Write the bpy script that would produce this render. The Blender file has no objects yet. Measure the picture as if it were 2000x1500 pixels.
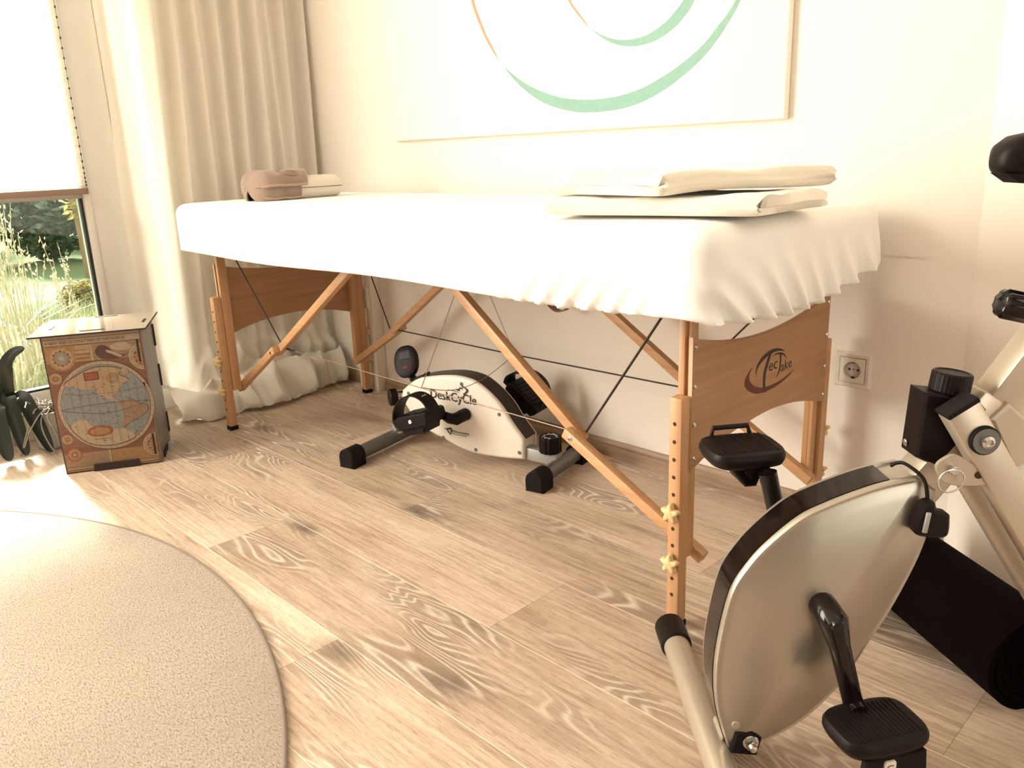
import bpy, bmesh, math, random
from mathutils import Vector, Matrix, noise as mnoise
random.seed(7)
SC = bpy.context.scene
COL = SC.collection
PI = math.pi

# ------------------------------------------------------------------ camera
cam = bpy.data.cameras.new('camera'); camo = bpy.data.objects.new('camera', cam); COL.objects.link(camo)
cam.sensor_fit = 'HORIZONTAL'; cam.sensor_width = 36.0; cam.lens = 1592.0*36/2000
cam.clip_start = 0.02; cam.clip_end = 100
yaw, pitch, roll = 0.79959, 0.27908, -0.03901
cy, sy, cp, sp = math.cos(yaw), math.sin(yaw), math.cos(pitch), math.sin(pitch)
fwd = Vector((-sy*cp, cy*cp, -sp)); right = Vector((cy, sy, 0)); up = right.cross(fwd)
rr = right*math.cos(roll)+up*math.sin(roll); uu = -right*math.sin(roll)+up*math.cos(roll)
M = Matrix((rr, uu, -fwd)).transposed().to_4x4(); M.translation = Vector((0.7650, -1.13366, 0.87222))
camo.matrix_world = M
SC.camera = camo

# ------------------------------------------------------------------ view, world, lights
SC.view_settings.view_transform = 'Standard'; SC.view_settings.look = 'None'
SC.view_settings.exposure = 0.0; SC.view_settings.gamma = 1.0; SC.view_settings.use_curve_mapping = False
SC.cycles.use_denoising = True
SC.cycles.max_bounces = 10; SC.cycles.diffuse_bounces = 5; SC.cycles.glossy_bounces = 4
SC.cycles.transparent_max_bounces = 12; SC.cycles.sample_clamp_indirect = 8
W = bpy.data.worlds.new('world'); SC.world = W; W.use_nodes = True
W.node_tree.nodes['Background'].inputs[0].default_value = (1.0, 0.95, 0.86, 1)
W.node_tree.nodes['Background'].inputs[1].default_value = 1.7

def area(name, loc, direction, sx, sz, power, color):
    l = bpy.data.lights.new(name, 'AREA'); l.shape = 'RECTANGLE'; l.size = sx; l.size_y = sz
    l.energy = power; l.color = color
    o = bpy.data.objects.new(name, l); COL.objects.link(o); o.location = loc
    o.rotation_euler = Vector(direction).to_track_quat('-Z', 'Z').to_euler()
    return o
area('daylight_side_window', (-2.12, -2.35, 1.46), (1, 0, 0), 2.0, 1.7, 200, (1.0, 0.925, 0.83))
area('daylight_room_window', (3.12, -1.25, 1.05), (-1, 0, 0), 1.1, 1.9, 18, (1.0, 0.93, 0.84))
sun = bpy.data.lights.new('sun', 'SUN'); sun.energy = 20.0; sun.angle = math.radians(12); sun.color = (1.0, 0.93, 0.80)
suno = bpy.data.objects.new('sun', sun); COL.objects.link(suno)
suno.rotation_euler = Vector((1.0, -0.14, -0.76)).to_track_quat('-Z', 'Y').to_euler(); suno.location = (-6, 0, 5)

# ------------------------------------------------------------------ material helpers
class NT:
    def __init__(s, name):
        s.m = bpy.data.materials.new(name); s.m.use_nodes = True
        s.t = s.m.node_tree; s.n = s.t.nodes; s.b = s.n['Principled BSDF']
        s.out = s.n['Material Output']
    def node(s, typ, **kw):
        nd = s.n.new(typ)
        for k, v in kw.items(): setattr(nd, k, v)
        return nd
    def link(s, a, b): s.t.links.new(a, b)
    def val(s, sock, v):
        if hasattr(v, 'links') or isinstance(v, bpy.types.NodeSocket): s.link(v, sock)
        else: sock.default_value = v
    def math(s, op, a, b=0.0, c=0.0, clamp=False):
        nd = s.node('ShaderNodeMath', operation=op, use_clamp=clamp)
        s.val(nd.inputs[0], a); s.val(nd.inputs[1], b)
        if op in ('MULTIPLY_ADD', 'COMPARE', 'SMOOTH_MIN'): s.val(nd.inputs[2], c)
        return nd.outputs[0]
    def coord(s, kind='Object'): return s.node('ShaderNodeTexCoord').outputs[kind]
    def mapping(s, v, scale=(1, 1, 1), rot=(0, 0, 0), loc=(0, 0, 0)):
        nd = s.node('ShaderNodeMapping'); s.link(v, nd.inputs[0])
        nd.inputs['Scale'].default_value = scale; nd.inputs['Rotation'].default_value = rot; nd.inputs['Location'].default_value = loc
        return nd.outputs[0]
    def noise(s, v, scale=5, detail=4, rough=0.5, out='Fac', dist=0.0, w=None):
        nd = s.node('ShaderNodeTexNoise')
        if w is not None:
            nd.noise_dimensions = '4D'; s.val(nd.inputs['W'], w)
        if v is not None: s.link(v, nd.inputs['Vector'])
        nd.inputs['Scale'].default_value = scale; nd.inputs['Detail'].default_value = detail
        nd.inputs['Roughness'].default_value = rough; nd.inputs['Distortion'].default_value = dist
        return nd.outputs[out]
    def ramp(s, f, stops):
        nd = s.node('ShaderNodeValToRGB'); s.link(f, nd.inputs[0]); e = nd.color_ramp.elements
        while len(e) < len(stops): e.new(0.5)
        for i, (p, c) in enumerate(stops): e[i].position = p; e[i].color = (c[0], c[1], c[2], 1)
        return nd.outputs[0]
    def mix(s, f, a, b, blend='MIX'):
        nd = s.node('ShaderNodeMix', data_type='RGBA', blend_type=blend)
        s.val(nd.inputs[0], f)
        for i, v in ((6, a), (7, b)):
            if isinstance(v, tuple): nd.inputs[i].default_value = (v[0], v[1], v[2], 1)
            else: s.link(v, nd.inputs[i])
        return nd.outputs[2]
    def bump(s, h, strength=0.2, dist=0.01):
        nd = s.node('ShaderNodeBump'); nd.inputs['Strength'].default_value = strength
        nd.inputs['Distance'].default_value = dist; s.link(h, nd.inputs['Height']); s.link(nd.outputs[0], s.b.inputs['Normal'])
    def set(s, **kw):
        for k, v in kw.items():
            sock = s.b.inputs[k.replace('_', ' ')]
            if isinstance(v, tuple) and len(v) == 3: v = (*v, 1)
            s.val(sock, v)
        return s

def plain(name, col, rough=0.5, metal=0.0, var=0.06, scale=14, bump=0.0, bscale=200, **kw):
    t = NT(name); v = t.coord()
    c = t.mix(t.noise(v, scale, 3), tuple(x*(1-var) for x in col), tuple(min(1, x*(1+var)) for x in col))
    t.set(Base_Color=c, Roughness=rough, Metallic=metal, **kw)
    if bump: t.bump(t.noise(v, bscale, 2), bump, 0.002)
    return t.m

def wood(name, c1, c2, axis='Z', rough=0.45, scale=1.0):
    t = NT(name); v = t.coord()
    sc = {'Z': (60, 60, 2.2), 'X': (2.2, 60, 60), 'Y': (60, 2.2, 60)}[axis]
    g = t.noise(t.mapping(v, tuple(a*scale for a in sc)), 1.0, 5, 0.6, dist=0.4)
    g2 = t.noise(t.mapping(v, tuple(a*scale*4 for a in sc)), 1.0, 2, 0.5)
    f = t.math('ADD', t.math('MULTIPLY', g, 0.75), t.math('MULTIPLY', g2, 0.25))
    t.set(Base_Color=t.ramp(f, [(0.34, c1), (0.66, c2)]), Roughness=rough)
    t.bump(g2, 0.08, 0.002)
    return t.m

def fabric(name, col, rough=0.95, weave=900, bump=0.25, var=0.05, transl=0.0, sheen=0.2):
    t = NT(name); v = t.coord()
    c = t.mix(t.noise(v, 9, 4), tuple(x*(1-var) for x in col), tuple(min(1, x*(1+var)) for x in col))
    t.set(Base_Color=c, Roughness=rough, Sheen_Weight=sheen)
    t.bump(t.noise(v, weave, 2), bump, 0.001)
    if transl:
        tr = t.node('ShaderNodeBsdfTranslucent'); t.link(c, tr.inputs[0])
        mx = t.node('ShaderNodeMixShader'); mx.inputs[0].default_value = transl
        t.link(t.b.outputs[0], mx.inputs[1]); t.link(tr.outputs[0], mx.inputs[2]); t.link(mx.outputs[0], t.out.inputs[0])
    return t.m

def floor_mat():
    t = NT('oak_plank_floor'); v = t.coord()
    sx = t.node('ShaderNodeSeparateXYZ'); t.link(v, sx.inputs[0]); X, Y = sx.outputs[0], sx.outputs[1]
    yy = t.math('DIVIDE', t.math('SUBTRACT', Y, 0.2055), 0.2155)
    row = t.math('FLOOR', yy); fy = t.math('FRACT', yy)
    wn = t.node('ShaderNodeTexWhiteNoise', noise_dimensions='1D'); t.link(row, wn.inputs['W'])
    # joints: row -1 (y -.01 to .2055) has one at x=-.81
    xx = t.math('DIVIDE', t.math('ADD', t.math('ADD', X, 0.81), t.math('MULTIPLY', t.math('ADD', row, 1.0), 0.553)), 1.29)
    colm = t.math('FLOOR', xx); fx = t.math('FRACT', xx)
    wn2 = t.node('ShaderNodeTexWhiteNoise', noise_dimensions='2D')
    cb = t.node('ShaderNodeCombineXYZ'); t.link(row, cb.inputs[0]); t.link(colm, cb.inputs[1]); t.link(cb.outputs[0], wn2.inputs['Vector'])
    pid = t.math('MULTIPLY', wn2.outputs['Value'], 37.0)
    m1 = t.mapping(v, (1.5, 7.5, 1))
    field = t.noise(m1, 1.0, 2, 0.45, w=pid, dist=0.5)
    rings = t.math('SINE', t.math('MULTIPLY', field, 190.0))
    mask = t.math('MULTIPLY', t.math('SUBTRACT', t.noise(t.mapping(v, (1.6, 5, 1)), 1.3, 2, 0.5, w=t.math('ADD', pid, 9.0)), 0.49), 8.0, clamp=True)
    grain = t.noise(t.mapping(v, (5, 120, 1)), 1.0, 6, 0.65, w=pid)
    fine = t.noise(t.mapping(v, (34, 460, 1)), 1.0, 3, 0.65)
    big = t.noise(t.mapping(v, (1.3, 4.0, 1)), 1.0, 4, 0.6, w=pid, dist=0.7)
    base = t.ramp(t.math('ADD', t.math('MULTIPLY', grain, 0.55), t.math('MULTIPLY', big, 0.45)),
                  [(0.33, (0.20, 0.140, 0.098)), (0.45, (0.42, 0.312, 0.228)), (0.56, (0.56, 0.440, 0.335)), (0.70, (0.66, 0.550, 0.442))])
    ringf = t.math('MULTIPLY', t.math('MULTIPLY', t.math('POWER', t.math('MULTIPLY_ADD', rings, 0.5, 0.5), 4.0), mask), 0.75)
    c = t.mix(t.math('MULTIPLY', mask, 0.55), base, (0.235, 0.165, 0.118))
    c = t.mix(ringf, c, (0.74, 0.64, 0.53))
    # knots
    kn = t.node('ShaderNodeTexVoronoi'); t.link(t.mapping(v, (2.3, 5.2, 1)), kn.inputs['Vector']); kn.inputs['Scale'].default_value = 1.0
    kd = t.math('ADD', kn.outputs['Distance'], t.math('MULTIPLY', t.math('SUBTRACT', t.noise(v, 30, 3), 0.5), 0.12))
    kf = t.math('SUBTRACT', 1.0, t.math('DIVIDE', kd, 0.19), clamp=True)
    c = t.mix(t.math('MULTIPLY', kf, 0.85), c, (0.075, 0.05, 0.036))
    fl = t.math('MULTIPLY', t.math('SUBTRACT', fine, 0.53), 6.0, clamp=True)
    c = t.mix(t.math('MULTIPLY', fl, 0.62), c, (0.17, 0.115, 0.08))
    tone = t.math('MULTIPLY_ADD', wn2.outputs['Value'], 0.34, 0.86)
    ct = t.node('ShaderNodeCombineColor'); [t.link(tone, ct.inputs[i]) for i in range(3)]
    c = t.mix(1.0, c, ct.outputs[0], 'MULTIPLY')
    # plank seams: long ones pale, a bevel highlight put into the colour
    dy = t.math('MULTIPLY', t.math('MINIMUM', fy, t.math('SUBTRACT', 1.0, fy)), 0.2155)
    dx = t.math('MULTIPLY', t.math('MINIMUM', fx, t.math('SUBTRACT', 1.0, fx)), 1.29)
    sy_ = t.math('LESS_THAN', dy, 0.0011); sx_ = t.math('LESS_THAN', dx, 0.0007)
    c = t.mix(t.math('MULTIPLY', sy_, 0.65), c, (0.84, 0.73, 0.61))
    c = t.mix(t.math('MULTIPLY', sx_, 0.5), c, (0.10, 0.06, 0.035))
    t.set(Base_Color=c, Roughness=t.math('MULTIPLY_ADD', grain, 0.18, 0.33), Specular_IOR_Level=0.5)
    h = t.math('SUBTRACT', t.math('MULTIPLY', fine, 0.4), t.math('MULTIPLY', t.math('MAXIMUM', sy_, sx_), 1.0))
    t.bump(h, 0.16, 0.0015)
    return t.m

def rug_mat():
    t = NT('rug_loops'); v = t.coord()
    n = t.noise(t.mapping(v, (150, 380, 1), (0, 0, math.radians(-62))), 1.0, 3, 0.6)
    fl = t.noise(t.mapping(v, (80, 300, 1), (0, 0, math.radians(-62)), (3, 1, 0)), 1.0, 2, 0.6)
    n2 = t.noise(v, 2.6, 4, 0.6)
    c = t.ramp(n, [(0.30, (0.13, 0.095, 0.07)), (0.43, (0.33, 0.265, 0.21)), (0.66, (0.47, 0.395, 0.325))])
    c = t.mix(t.math('MULTIPLY', t.math('SUBTRACT', fl, 0.60), 6.0, clamp=True), c, (0.16, 0.11, 0.08))
    c = t.mix(t.math('MULTIPLY', t.math('SUBTRACT', n2, 0.45), 1.6, clamp=True), c, (0.29, 0.225, 0.18))
    t.set(Base_Color=c, Roughness=1.0, Sheen_Weight=0.1)
    t.bump(n, 0.6, 0.003)
    return t.m

def leaf_mat(name, c1, c2, transl=0.35, rough=0.55):
    t = NT(name); v = t.coord()
    c = t.ramp(t.noise(v, 22, 3), [(0.35, c1), (0.65, c2)])
    t.set(Base_Color=c, Roughness=rough)
    tr = t.node('ShaderNodeBsdfTranslucent'); t.link(c, tr.inputs[0])
    mx = t.node('ShaderNodeMixShader'); mx.inputs[0].default_value = transl
    t.link(t.b.outputs[0], mx.inputs[1]); t.link(tr.outputs[0], mx.inputs[2]); t.link(mx.outputs[0], t.out.inputs[0])
    return t.m

def glass_mat():
    t = NT('window_glass')
    tr = t.node('ShaderNodeBsdfTransparent'); tr.inputs[0].default_value = (0.96, 0.98, 0.96, 1)
    gl = t.node('ShaderNodeBsdfGlossy'); gl.inputs['Roughness'].default_value = 0.01
    fr = t.node('ShaderNodeFresnel'); fr.inputs[0].default_value = 1.45
    mx = t.node('ShaderNodeMixShader'); t.link(fr.outputs[0], mx.inputs[0])
    t.link(tr.outputs[0], mx.inputs[1]); t.link(gl.outputs[0], mx.inputs[2]); t.link(mx.outputs[0], t.out.inputs[0])
    return t.m

MT = {}
MT['wall'] = plain('painted_wall', (0.83, 0.775, 0.70), 0.9, var=0.015, scale=6, bump=0.12, bscale=160)
def stained_wall():
    t = NT('painted_wall_scuffed'); v = t.coord()
    sx = t.node('ShaderNodeSeparateXYZ'); t.link(v, sx.inputs[0])
    dz = t.math('DIVIDE', t.math('ABSOLUTE', t.math('SUBTRACT', sx.outputs[2], t.math('ADD', 0.621, t.math('MULTIPLY', t.noise(v, 30, 2), 0.012)))), 0.004)
    dx = t.math('DIVIDE', t.math('ABSOLUTE', t.math('SUBTRACT', sx.outputs[0], 0.125)), 0.06)
    f = t.math('MULTIPLY', t.math('SUBTRACT', 1.0, dz, clamp=True), t.math('SUBTRACT', 1.0, dx, clamp=True))
    c = t.mix(t.math('MULTIPLY', f, t.math('MULTIPLY', t.noise(v, 70, 3), 1.3)), t.mix(t.noise(v, 6, 3), (0.817, 0.763, 0.69), (0.842, 0.787, 0.71)), (0.33, 0.30, 0.28))
    t.set(Base_Color=c, Roughness=0.9); t.bump(t.noise(v, 160, 2), 0.12, 0.002)
    return t.m
MT['wallscuff'] = stained_wall()
MT['taupe'] = plain('low_bounce_paint', (0.16, 0.115, 0.085), 0.9, var=0.02)  # dark tone put on the unseen walls to cut bounced fill light
MT['ceiling'] = plain('ceiling_paint', (0.86, 0.83, 0.77), 0.9, var=0.01)
MT['floor'] = floor_mat()
MT['skirt'] = wood('oak_skirting', (0.22, 0.135, 0.085), (0.43, 0.30, 0.20), 'X', 0.5)
MT['frame'] = plain('white_window_frame', (0.70, 0.675, 0.62), 0.4, var=0.02)
MT['gasket'] = plain('black_gasket', (0.012, 0.012, 0.016), 0.5)
MT['greybar'] = plain('grey_aluminium', (0.36, 0.34, 0.31), 0.4, 0.3)
MT['glass'] = glass_mat()
MT['blind'] = fabric('blind_fabric', (0.88, 0.85, 0.78), transl=0.55, weave=500)
MT['blindrail'] = plain('blind_rail_shaded', (0.25, 0.16, 0.12), 0.5)  # rail front lies in shade; that shade is painted in as brown
MT['curtain'] = fabric('curtain_cotton', (0.78, 0.73, 0.65), transl=0.26, weave=700, bump=0.15)
MT['sheet'] = fabric('fitted_sheet_cotton', (0.84, 0.825, 0.785), weave=600, bump=0.12, var=0.02)
MT['blanket'] = fabric('fleece_blanket', (0.78, 0.73, 0.63), weave=260, bump=0.6, var=0.04, sheen=0.4)
MT['towel'] = fabric('brown_terry', (0.27, 0.19, 0.15), weave=170, bump=1.0, var=0.35)
MT['towelhem'] = fabric('brown_terry_hem', (0.36, 0.26, 0.20), weave=700, bump=0.4)
MT['cushion'] = plain('cream_vinyl', (0.62, 0.57, 0.49), 0.42, var=0.03)
MT['seam'] = plain('cushion_seam', (0.16, 0.13, 0.11), 0.6)
MT['beech'] = wood('beech_leg', (0.46, 0.245, 0.115), (0.57, 0.325, 0.165), 'Z', 0.42)
MT['beechX'] = wood('beech_brace', (0.48, 0.26, 0.125), (0.59, 0.345, 0.18), 'X', 0.42)
MT['panel'] = wood('beech_veneer', (0.33, 0.165, 0.075), (0.43, 0.235, 0.118), 'Y', 0.40, 0.8)
MT['ply'] = plain('ply_edge', (0.62, 0.43, 0.26), 0.6)
MT['star'] = plain('star_knob_cream', (0.72, 0.53, 0.27), 0.5)
MT['hole'] = plain('drilled_hole', (0.05, 0.018, 0.008), 0.9)
MT['black'] = plain('black_plastic', (0.008, 0.0045, 0.004), 0.45, var=0.15, Specular_IOR_Level=0.16)
MT['blackgloss'] = plain('black_gloss', (0.007, 0.004, 0.004), 0.10, var=0.1, Specular_IOR_Level=0.32)
MT['blackmatte'] = plain('black_rubber', (0.007, 0.004, 0.0035), 0.75, var=0.15, Specular_IOR_Level=0.2)
MT['foam'] = plain('black_foam', (0.003, 0.0012, 0.001), 0.95, var=0.2, Specular_IOR_Level=0.05)
MT['cord'] = plain('black_cord', (0.022, 0.010, 0.008), 0.6)
MT['steel'] = plain('chrome_steel', (0.62, 0.60, 0.57), 0.22, 1.0)
MT['wire'] = plain('steel_wire', (0.30, 0.22, 0.17), 0.4, 0.6)
MT['champ'] = plain('champagne_plastic', (0.40, 0.358, 0.298), 0.30, 0.7, var=0.02)
MT['champrim'] = plain('champagne_rim', (0.66, 0.59, 0.48), 0.3, 0.3, var=0.02)
MT['tube'] = plain('champagne_tube', (0.50, 0.43, 0.34), 0.33, 0.55, var=0.03)
MT['grey'] = plain('grey_steel_tube', (0.155, 0.15, 0.145), 0.38, 0.5)
MT['greylight'] = plain('grey_beam', (0.36, 0.36, 0.34), 0.42, 0.4)
MT['dcwhite'] = plain('white_shell', (0.82, 0.77, 0.68), 0.38, var=0.01)
MT['dcbrown'] = plain('smoked_cover', (0.018, 0.007, 0.005), 0.28, Specular_IOR_Level=0.3)
MT['ink'] = plain('dark_print', (0.03, 0.022, 0.02), 0.6)
MT['logored'] = plain('red_print', (0.095, 0.012, 0.008), 0.5)
MT['logogrey'] = plain('charcoal_print', (0.018, 0.014, 0.010), 0.5)
MT['blue'] = plain('blue_label', (0.02, 0.07, 0.22), 0.4)
MT['screen'] = plain('display_window', (0.022, 0.014, 0.011), 0.4, Specular_IOR_Level=0.2)
MT['redbtn'] = plain('red_button', (0.13, 0.006, 0.005), 0.5, Specular_IOR_Level=0.2)
MT['white'] = plain('white_plastic', (0.72, 0.68, 0.61), 0.35, var=0.01)
MT['socketin'] = plain('socket_well', (0.50, 0.455, 0.41), 0.4, var=0.02)
MT['canvas'] = fabric('canvas_cloth', (0.86, 0.805, 0.72), weave=900, bump=0.1, var=0.01, sheen=0)
MT['teal'] = plain('teal_paint', (0.24, 0.42, 0.355), 0.85, var=0.12, scale=60)
MT['salmon'] = plain('salmon_paint', (0.72, 0.30, 0.20), 0.85, var=0.1, scale=60)
MT['rug'] = rug_mat()
MT['rugedge'] = fabric('rug_binding', (0.19, 0.145, 0.11), weave=400, bump=0.8)
MT['strap'] = fabric('carry_strap_web', (0.24, 0.165, 0.125), weave=500)
MT['burnt'] = plain('laser_cut_edge', (0.016, 0.006, 0.004), 0.7)
MT['boxside'] = wood('box_side_map', (0.11, 0.087, 0.075), (0.24, 0.205, 0.18), 'Z', 0.35, 0.25)
MT['m_brown'] = wood('map_ground', (0.095, 0.034, 0.016), (0.17, 0.072, 0.034), 'X', 0.38, 0.35)
MT['m_cream'] = plain('map_parchment', (0.260, 0.192, 0.127), 0.4, var=0.34, scale=95)
MT['m_land'] = plain('map_land', (0.248, 0.167, 0.099), 0.4, var=0.34, scale=95)
MT['m_land2'] = plain('map_land_south', (0.185, 0.112, 0.066), 0.4, var=0.34, scale=95)
MT['m_sea'] = plain('map_sea', (0.146, 0.149, 0.140), 0.38, var=0.34, scale=95)
MT['m_red'] = plain('map_red', (0.186, 0.043, 0.017), 0.4, var=0.34, scale=95)
MT['m_dark'] = plain('map_ink', (0.055, 0.022, 0.014), 0.5)
MT['m_ochre'] = plain('map_ochre', (0.211, 0.118, 0.046), 0.4, var=0.34, scale=95)
MT['m_top'] = plain('map_lid', (0.52, 0.42, 0.33), 0.16, var=0.3, scale=16, Coat_Weight=1.0, Coat_Roughness=0.06, Coat_IOR=1.9)
MT['orchid'] = plain('orchid_leaf', (0.009, 0.015, 0.008), 0.42, var=0.25, scale=9)
MT['root'] = plain('orchid_root', (0.30, 0.27, 0.225), 0.7, var=0.3)
MT['bark'] = plain('orchid_bark', (0.12, 0.055, 0.032), 0.9, var=0.4, scale=50)
MT['pot'] = plain('grey_pot', (0.50, 0.485, 0.435), 0.35)
MT['lawn'] = plain('lawn_grass', (0.16, 0.25, 0.10), 0.9, var=0.3, scale=12, bump=0.5, bscale=60)
MT['meadow'] = leaf_mat('meadow_blades', (0.25, 0.30, 0.14), (0.46, 0.46, 0.27), 0.35)
MT['stalk'] = leaf_mat('dry_stalks', (0.44, 0.40, 0.27), (0.60, 0.56, 0.42), 0.3)
MT['hedge'] = leaf_mat('hedge_leaf', (0.035, 0.10, 0.06), (0.15, 0.28, 0.17), 0.4)
MT['hedgeb'] = leaf_mat('bluish_leaf', (0.10, 0.19, 0.15), (0.32, 0.44, 0.34), 0.4)
MT['yellowleaf'] = leaf_mat('yellow_leaf', (0.34, 0.29, 0.09), (0.52, 0.45, 0.18), 0.4)
MT['flower'] = leaf_mat('white_flower', (0.74, 0.73, 0.66), (0.85, 0.84, 0.78), 0.3)
MT['bushleaf'] = leaf_mat('bush_leaf', (0.12, 0.09, 0.04), (0.26, 0.27, 0.11), 0.3)
MT['trunk'] = wood('tree_bark', (0.14, 0.075, 0.045), (0.36, 0.24, 0.16), 'Z', 0.9, 0.3)

# ------------------------------------------------------------------ geometry helpers
def mk(name, bm, mats, parent=None, smooth=35, loc=None):
    bmesh.ops.recalc_face_normals(bm, faces=bm.faces)
    me = bpy.data.meshes.new(name); bm.to_mesh(me); bm.free()
    for m in (mats if isinstance(mats, (list, tuple)) else [mats]):
        me.materials.append(MT[m] if isinstance(m, str) else m)
    if smooth:
        for p in me.polygons: p.use_smooth = True
        me.set_sharp_from_angle(angle=math.radians(smooth))
    o = bpy.data.objects.new(name, me); COL.objects.link(o)
    if parent: o.parent = parent
    if loc is not None: o.location = loc
    return o
def empty(name, loc, label, cat, rotz=0, group=None):
    o = bpy.data.objects.new(name, None); COL.objects.link(o); o.location = loc; o.rotation_euler = (0, 0, rotz)
    o.empty_display_size = 0.05
    return tag(o, label, cat, group)
def tag(o, label, cat, group=None, kind=None):
    o['label'] = label; o['category'] = cat
    if group: o['group'] = group
    if kind: o['kind'] = kind
    return o
def struct(o): o['kind'] = 'structure'; return o
def B(): return bmesh.new()
def addmesh(bm, verts, faces, mi=0):
    vs = [bm.verts.new(v) for v in verts]; out = []
    for f in faces:
        try:
            fc = bm.faces.new([vs[i] for i in f]); fc.material_index = mi; out.append(fc)
        except ValueError: pass
    return vs, out
def box(bm, lo, hi, bev=0.0, mi=0, mat=None, seg=2):
    x0, y0, z0 = lo; x1, y1, z1 = hi
    vs = [(x0, y0, z0), (x1, y0, z0), (x1, y1, z0), (x0, y1, z0), (x0, y0, z1), (x1, y0, z1), (x1, y1, z1), (x0, y1, z1)]
    if mat is not None: vs = [mat @ Vector(v) for v in vs]
    v, f = addmesh(bm, vs, [(0, 3, 2, 1), (4, 5, 6, 7), (0, 1, 5, 4), (1, 2, 6, 5), (2, 3, 7, 6), (3, 0, 4, 7)], mi)
    if bev:
        es = list({e for fc in f for e in fc.edges})
        bmesh.ops.bevel(bm, geom=es, offset=bev, segments=seg, affect='EDGES', profile=0.5, material=-1)
def beam(bm, p0, p1, w, h, side=(0, 1, 0), bev=0.0, mi=0):
    """rectangular bar from p0 to p1, w along 'side', h along the remaining axis"""
    p0 = Vector(p0); p1 = Vector(p1); d = (p1-p0); L = d.length; d.normalize()
    s = Vector(side); s = (s-d*s.dot(d)).normalized(); n = d.cross(s)
    m = Matrix((d, s, n)).transposed().to_4x4(); m.translation = p0
    box(bm, (0, -w/2, -h/2), (L, w/2, h/2), bev, mi, m)
def tube(bm, path, r, seg=10, mi=0, caps=True, closed=False):
    P = [Vector(p) for p in path]; n = len(P); rings = []
    rad = r if isinstance(r, (list, tuple)) else [r]*n
    prev = None
    for i in range(n):
        if closed: t = P[(i+1) % n]-P[i-1]
        else: t = P[min(i+1, n-1)]-P[max(i-1, 0)]
        t.normalize()
        if prev is None:
            a = Vector((0, 0, 1)) if abs(t.z) < 0.9 else Vector((1, 0, 0))
            u = t.cross(a).normalized()
        else:
            u = (prev-t*prev.dot(t)).normalized()
        prev = u; w = t.cross(u)
        rings.append([bm.verts.new(P[i]+(u*math.cos(2*PI*k/seg)+w*math.sin(2*PI*k/seg))*rad[i]) for k in range(seg)])
    rng = range(n if closed else n-1)
    for i in rng:
        a, b = rings[i], rings[(i+1) % n]
        for k in range(seg):
            f = bm.faces.new((a[k], a[(k+1) % seg], b[(k+1) % seg], b[k])); f.material_index = mi
    if caps and not closed:
        for rg in (rings[0][::-1], rings[-1]):
            f = bm.faces.new(rg); f.material_index = mi
def lathe(bm, prof, org, axis=(0, 0, 1), seg=28, mi=0):
    """prof: (radius, height) pairs from bottom to top"""
    a = Vector(axis).normalized(); h = Vector((1, 0, 0)) if abs(a.x) < 0.9 else Vector((0, 1, 0))
    u = a.cross(h).normalized(); w = a.cross(u); org = Vector(org); rings = []
    for r, z in prof:
        if r < 1e-6: rings.append([bm.verts.new(org+a*z)])
        else: rings.append([bm.verts.new(org+a*z+(u*math.cos(2*PI*k/seg)+w*math.sin(2*PI*k/seg))*r) for k in range(seg)])
    for A, C in zip(rings[:-1], rings[1:]):
        for k in range(seg):
            q = [A[k % len(A)], A[(k+1) % len(A)], C[(k+1) % len(C)], C[k % len(C)]]
            q2 = []
            for x in q:
                if x not in q2: q2.append(x)
            if len(q2) > 2:
                try: f = bm.faces.new(q2); f.material_index = mi
                except ValueError: pass
    for rg in (rings[0], rings[-1]):
        if len(rg) > 2: f = bm.faces.new(rg); f.material_index = mi
def cyl(bm, p0, p1, r, seg=20, mi=0, bev=0.0):
    d = Vector(p1)-Vector(p0); L = d.length
    pr = [(r-bev, 0), (r, bev), (r, L-bev), (r-bev, L)] if bev else [(r, 0), (r, L)]
    lathe(bm, pr, p0, d, seg, mi)
def catmull(P, n=6, closed=False):
    P = [Vector((*p, 0)) if len(p) == 2 else Vector(p) for p in P]; out = []; N = len(P)
    for i in range(N if closed else N-1):
        if closed: a, b, c, d = P[i-1], P[i], P[(i+1) % N], P[(i+2) % N]
        else: a, b, c, d = P[max(i-1, 0)], P[i], P[i+1], P[min(i+2, N-1)]
        for k in range(n):
            t = k/n
            out.append(0.5*((2*b)+(c-a)*t+(2*a-5*b+4*c-d)*t*t+(3*b-a-3*c+d)*t**3))
    if not closed: out.append(P[-1])
    return out
def inset(P, d):
    """offset a 2-D closed polygon inward by d (orientation independent)"""
    n = len(P); A = sum(P[i][0]*P[(i+1) % n][1]-P[(i+1) % n][0]*P[i][1] for i in range(n))
    s = 1 if A > 0 else -1; out = []
    for i in range(n):
        p, q, r = Vector(P[i-1][:2]), Vector(P[i][:2]), Vector(P[(i+1) % n][:2])
        e1 = (q-p); e2 = (r-q)
        if e1.length < 1e-9 or e2.length < 1e-9: out.append(q); continue
        e1.normalize(); e2.normalize()
        n1 = Vector((-e1.y, e1.x))*s; n2 = Vector((-e2.y, e2.x))*s; m = n1+n2
        if m.length < 1e-6: m = n1
        m.normalize(); k = max(0.35, m.dot(n1)); out.append(q+m*(d/k))
    return out
def shrink(P, k):
    cx = sum(p[0] for p in P)/len(P); cz = sum(p[1] for p in P)/len(P)
    return [(cx+(p[0]-cx)*k, cz+(p[1]-cz)*k) for p in P]
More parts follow.
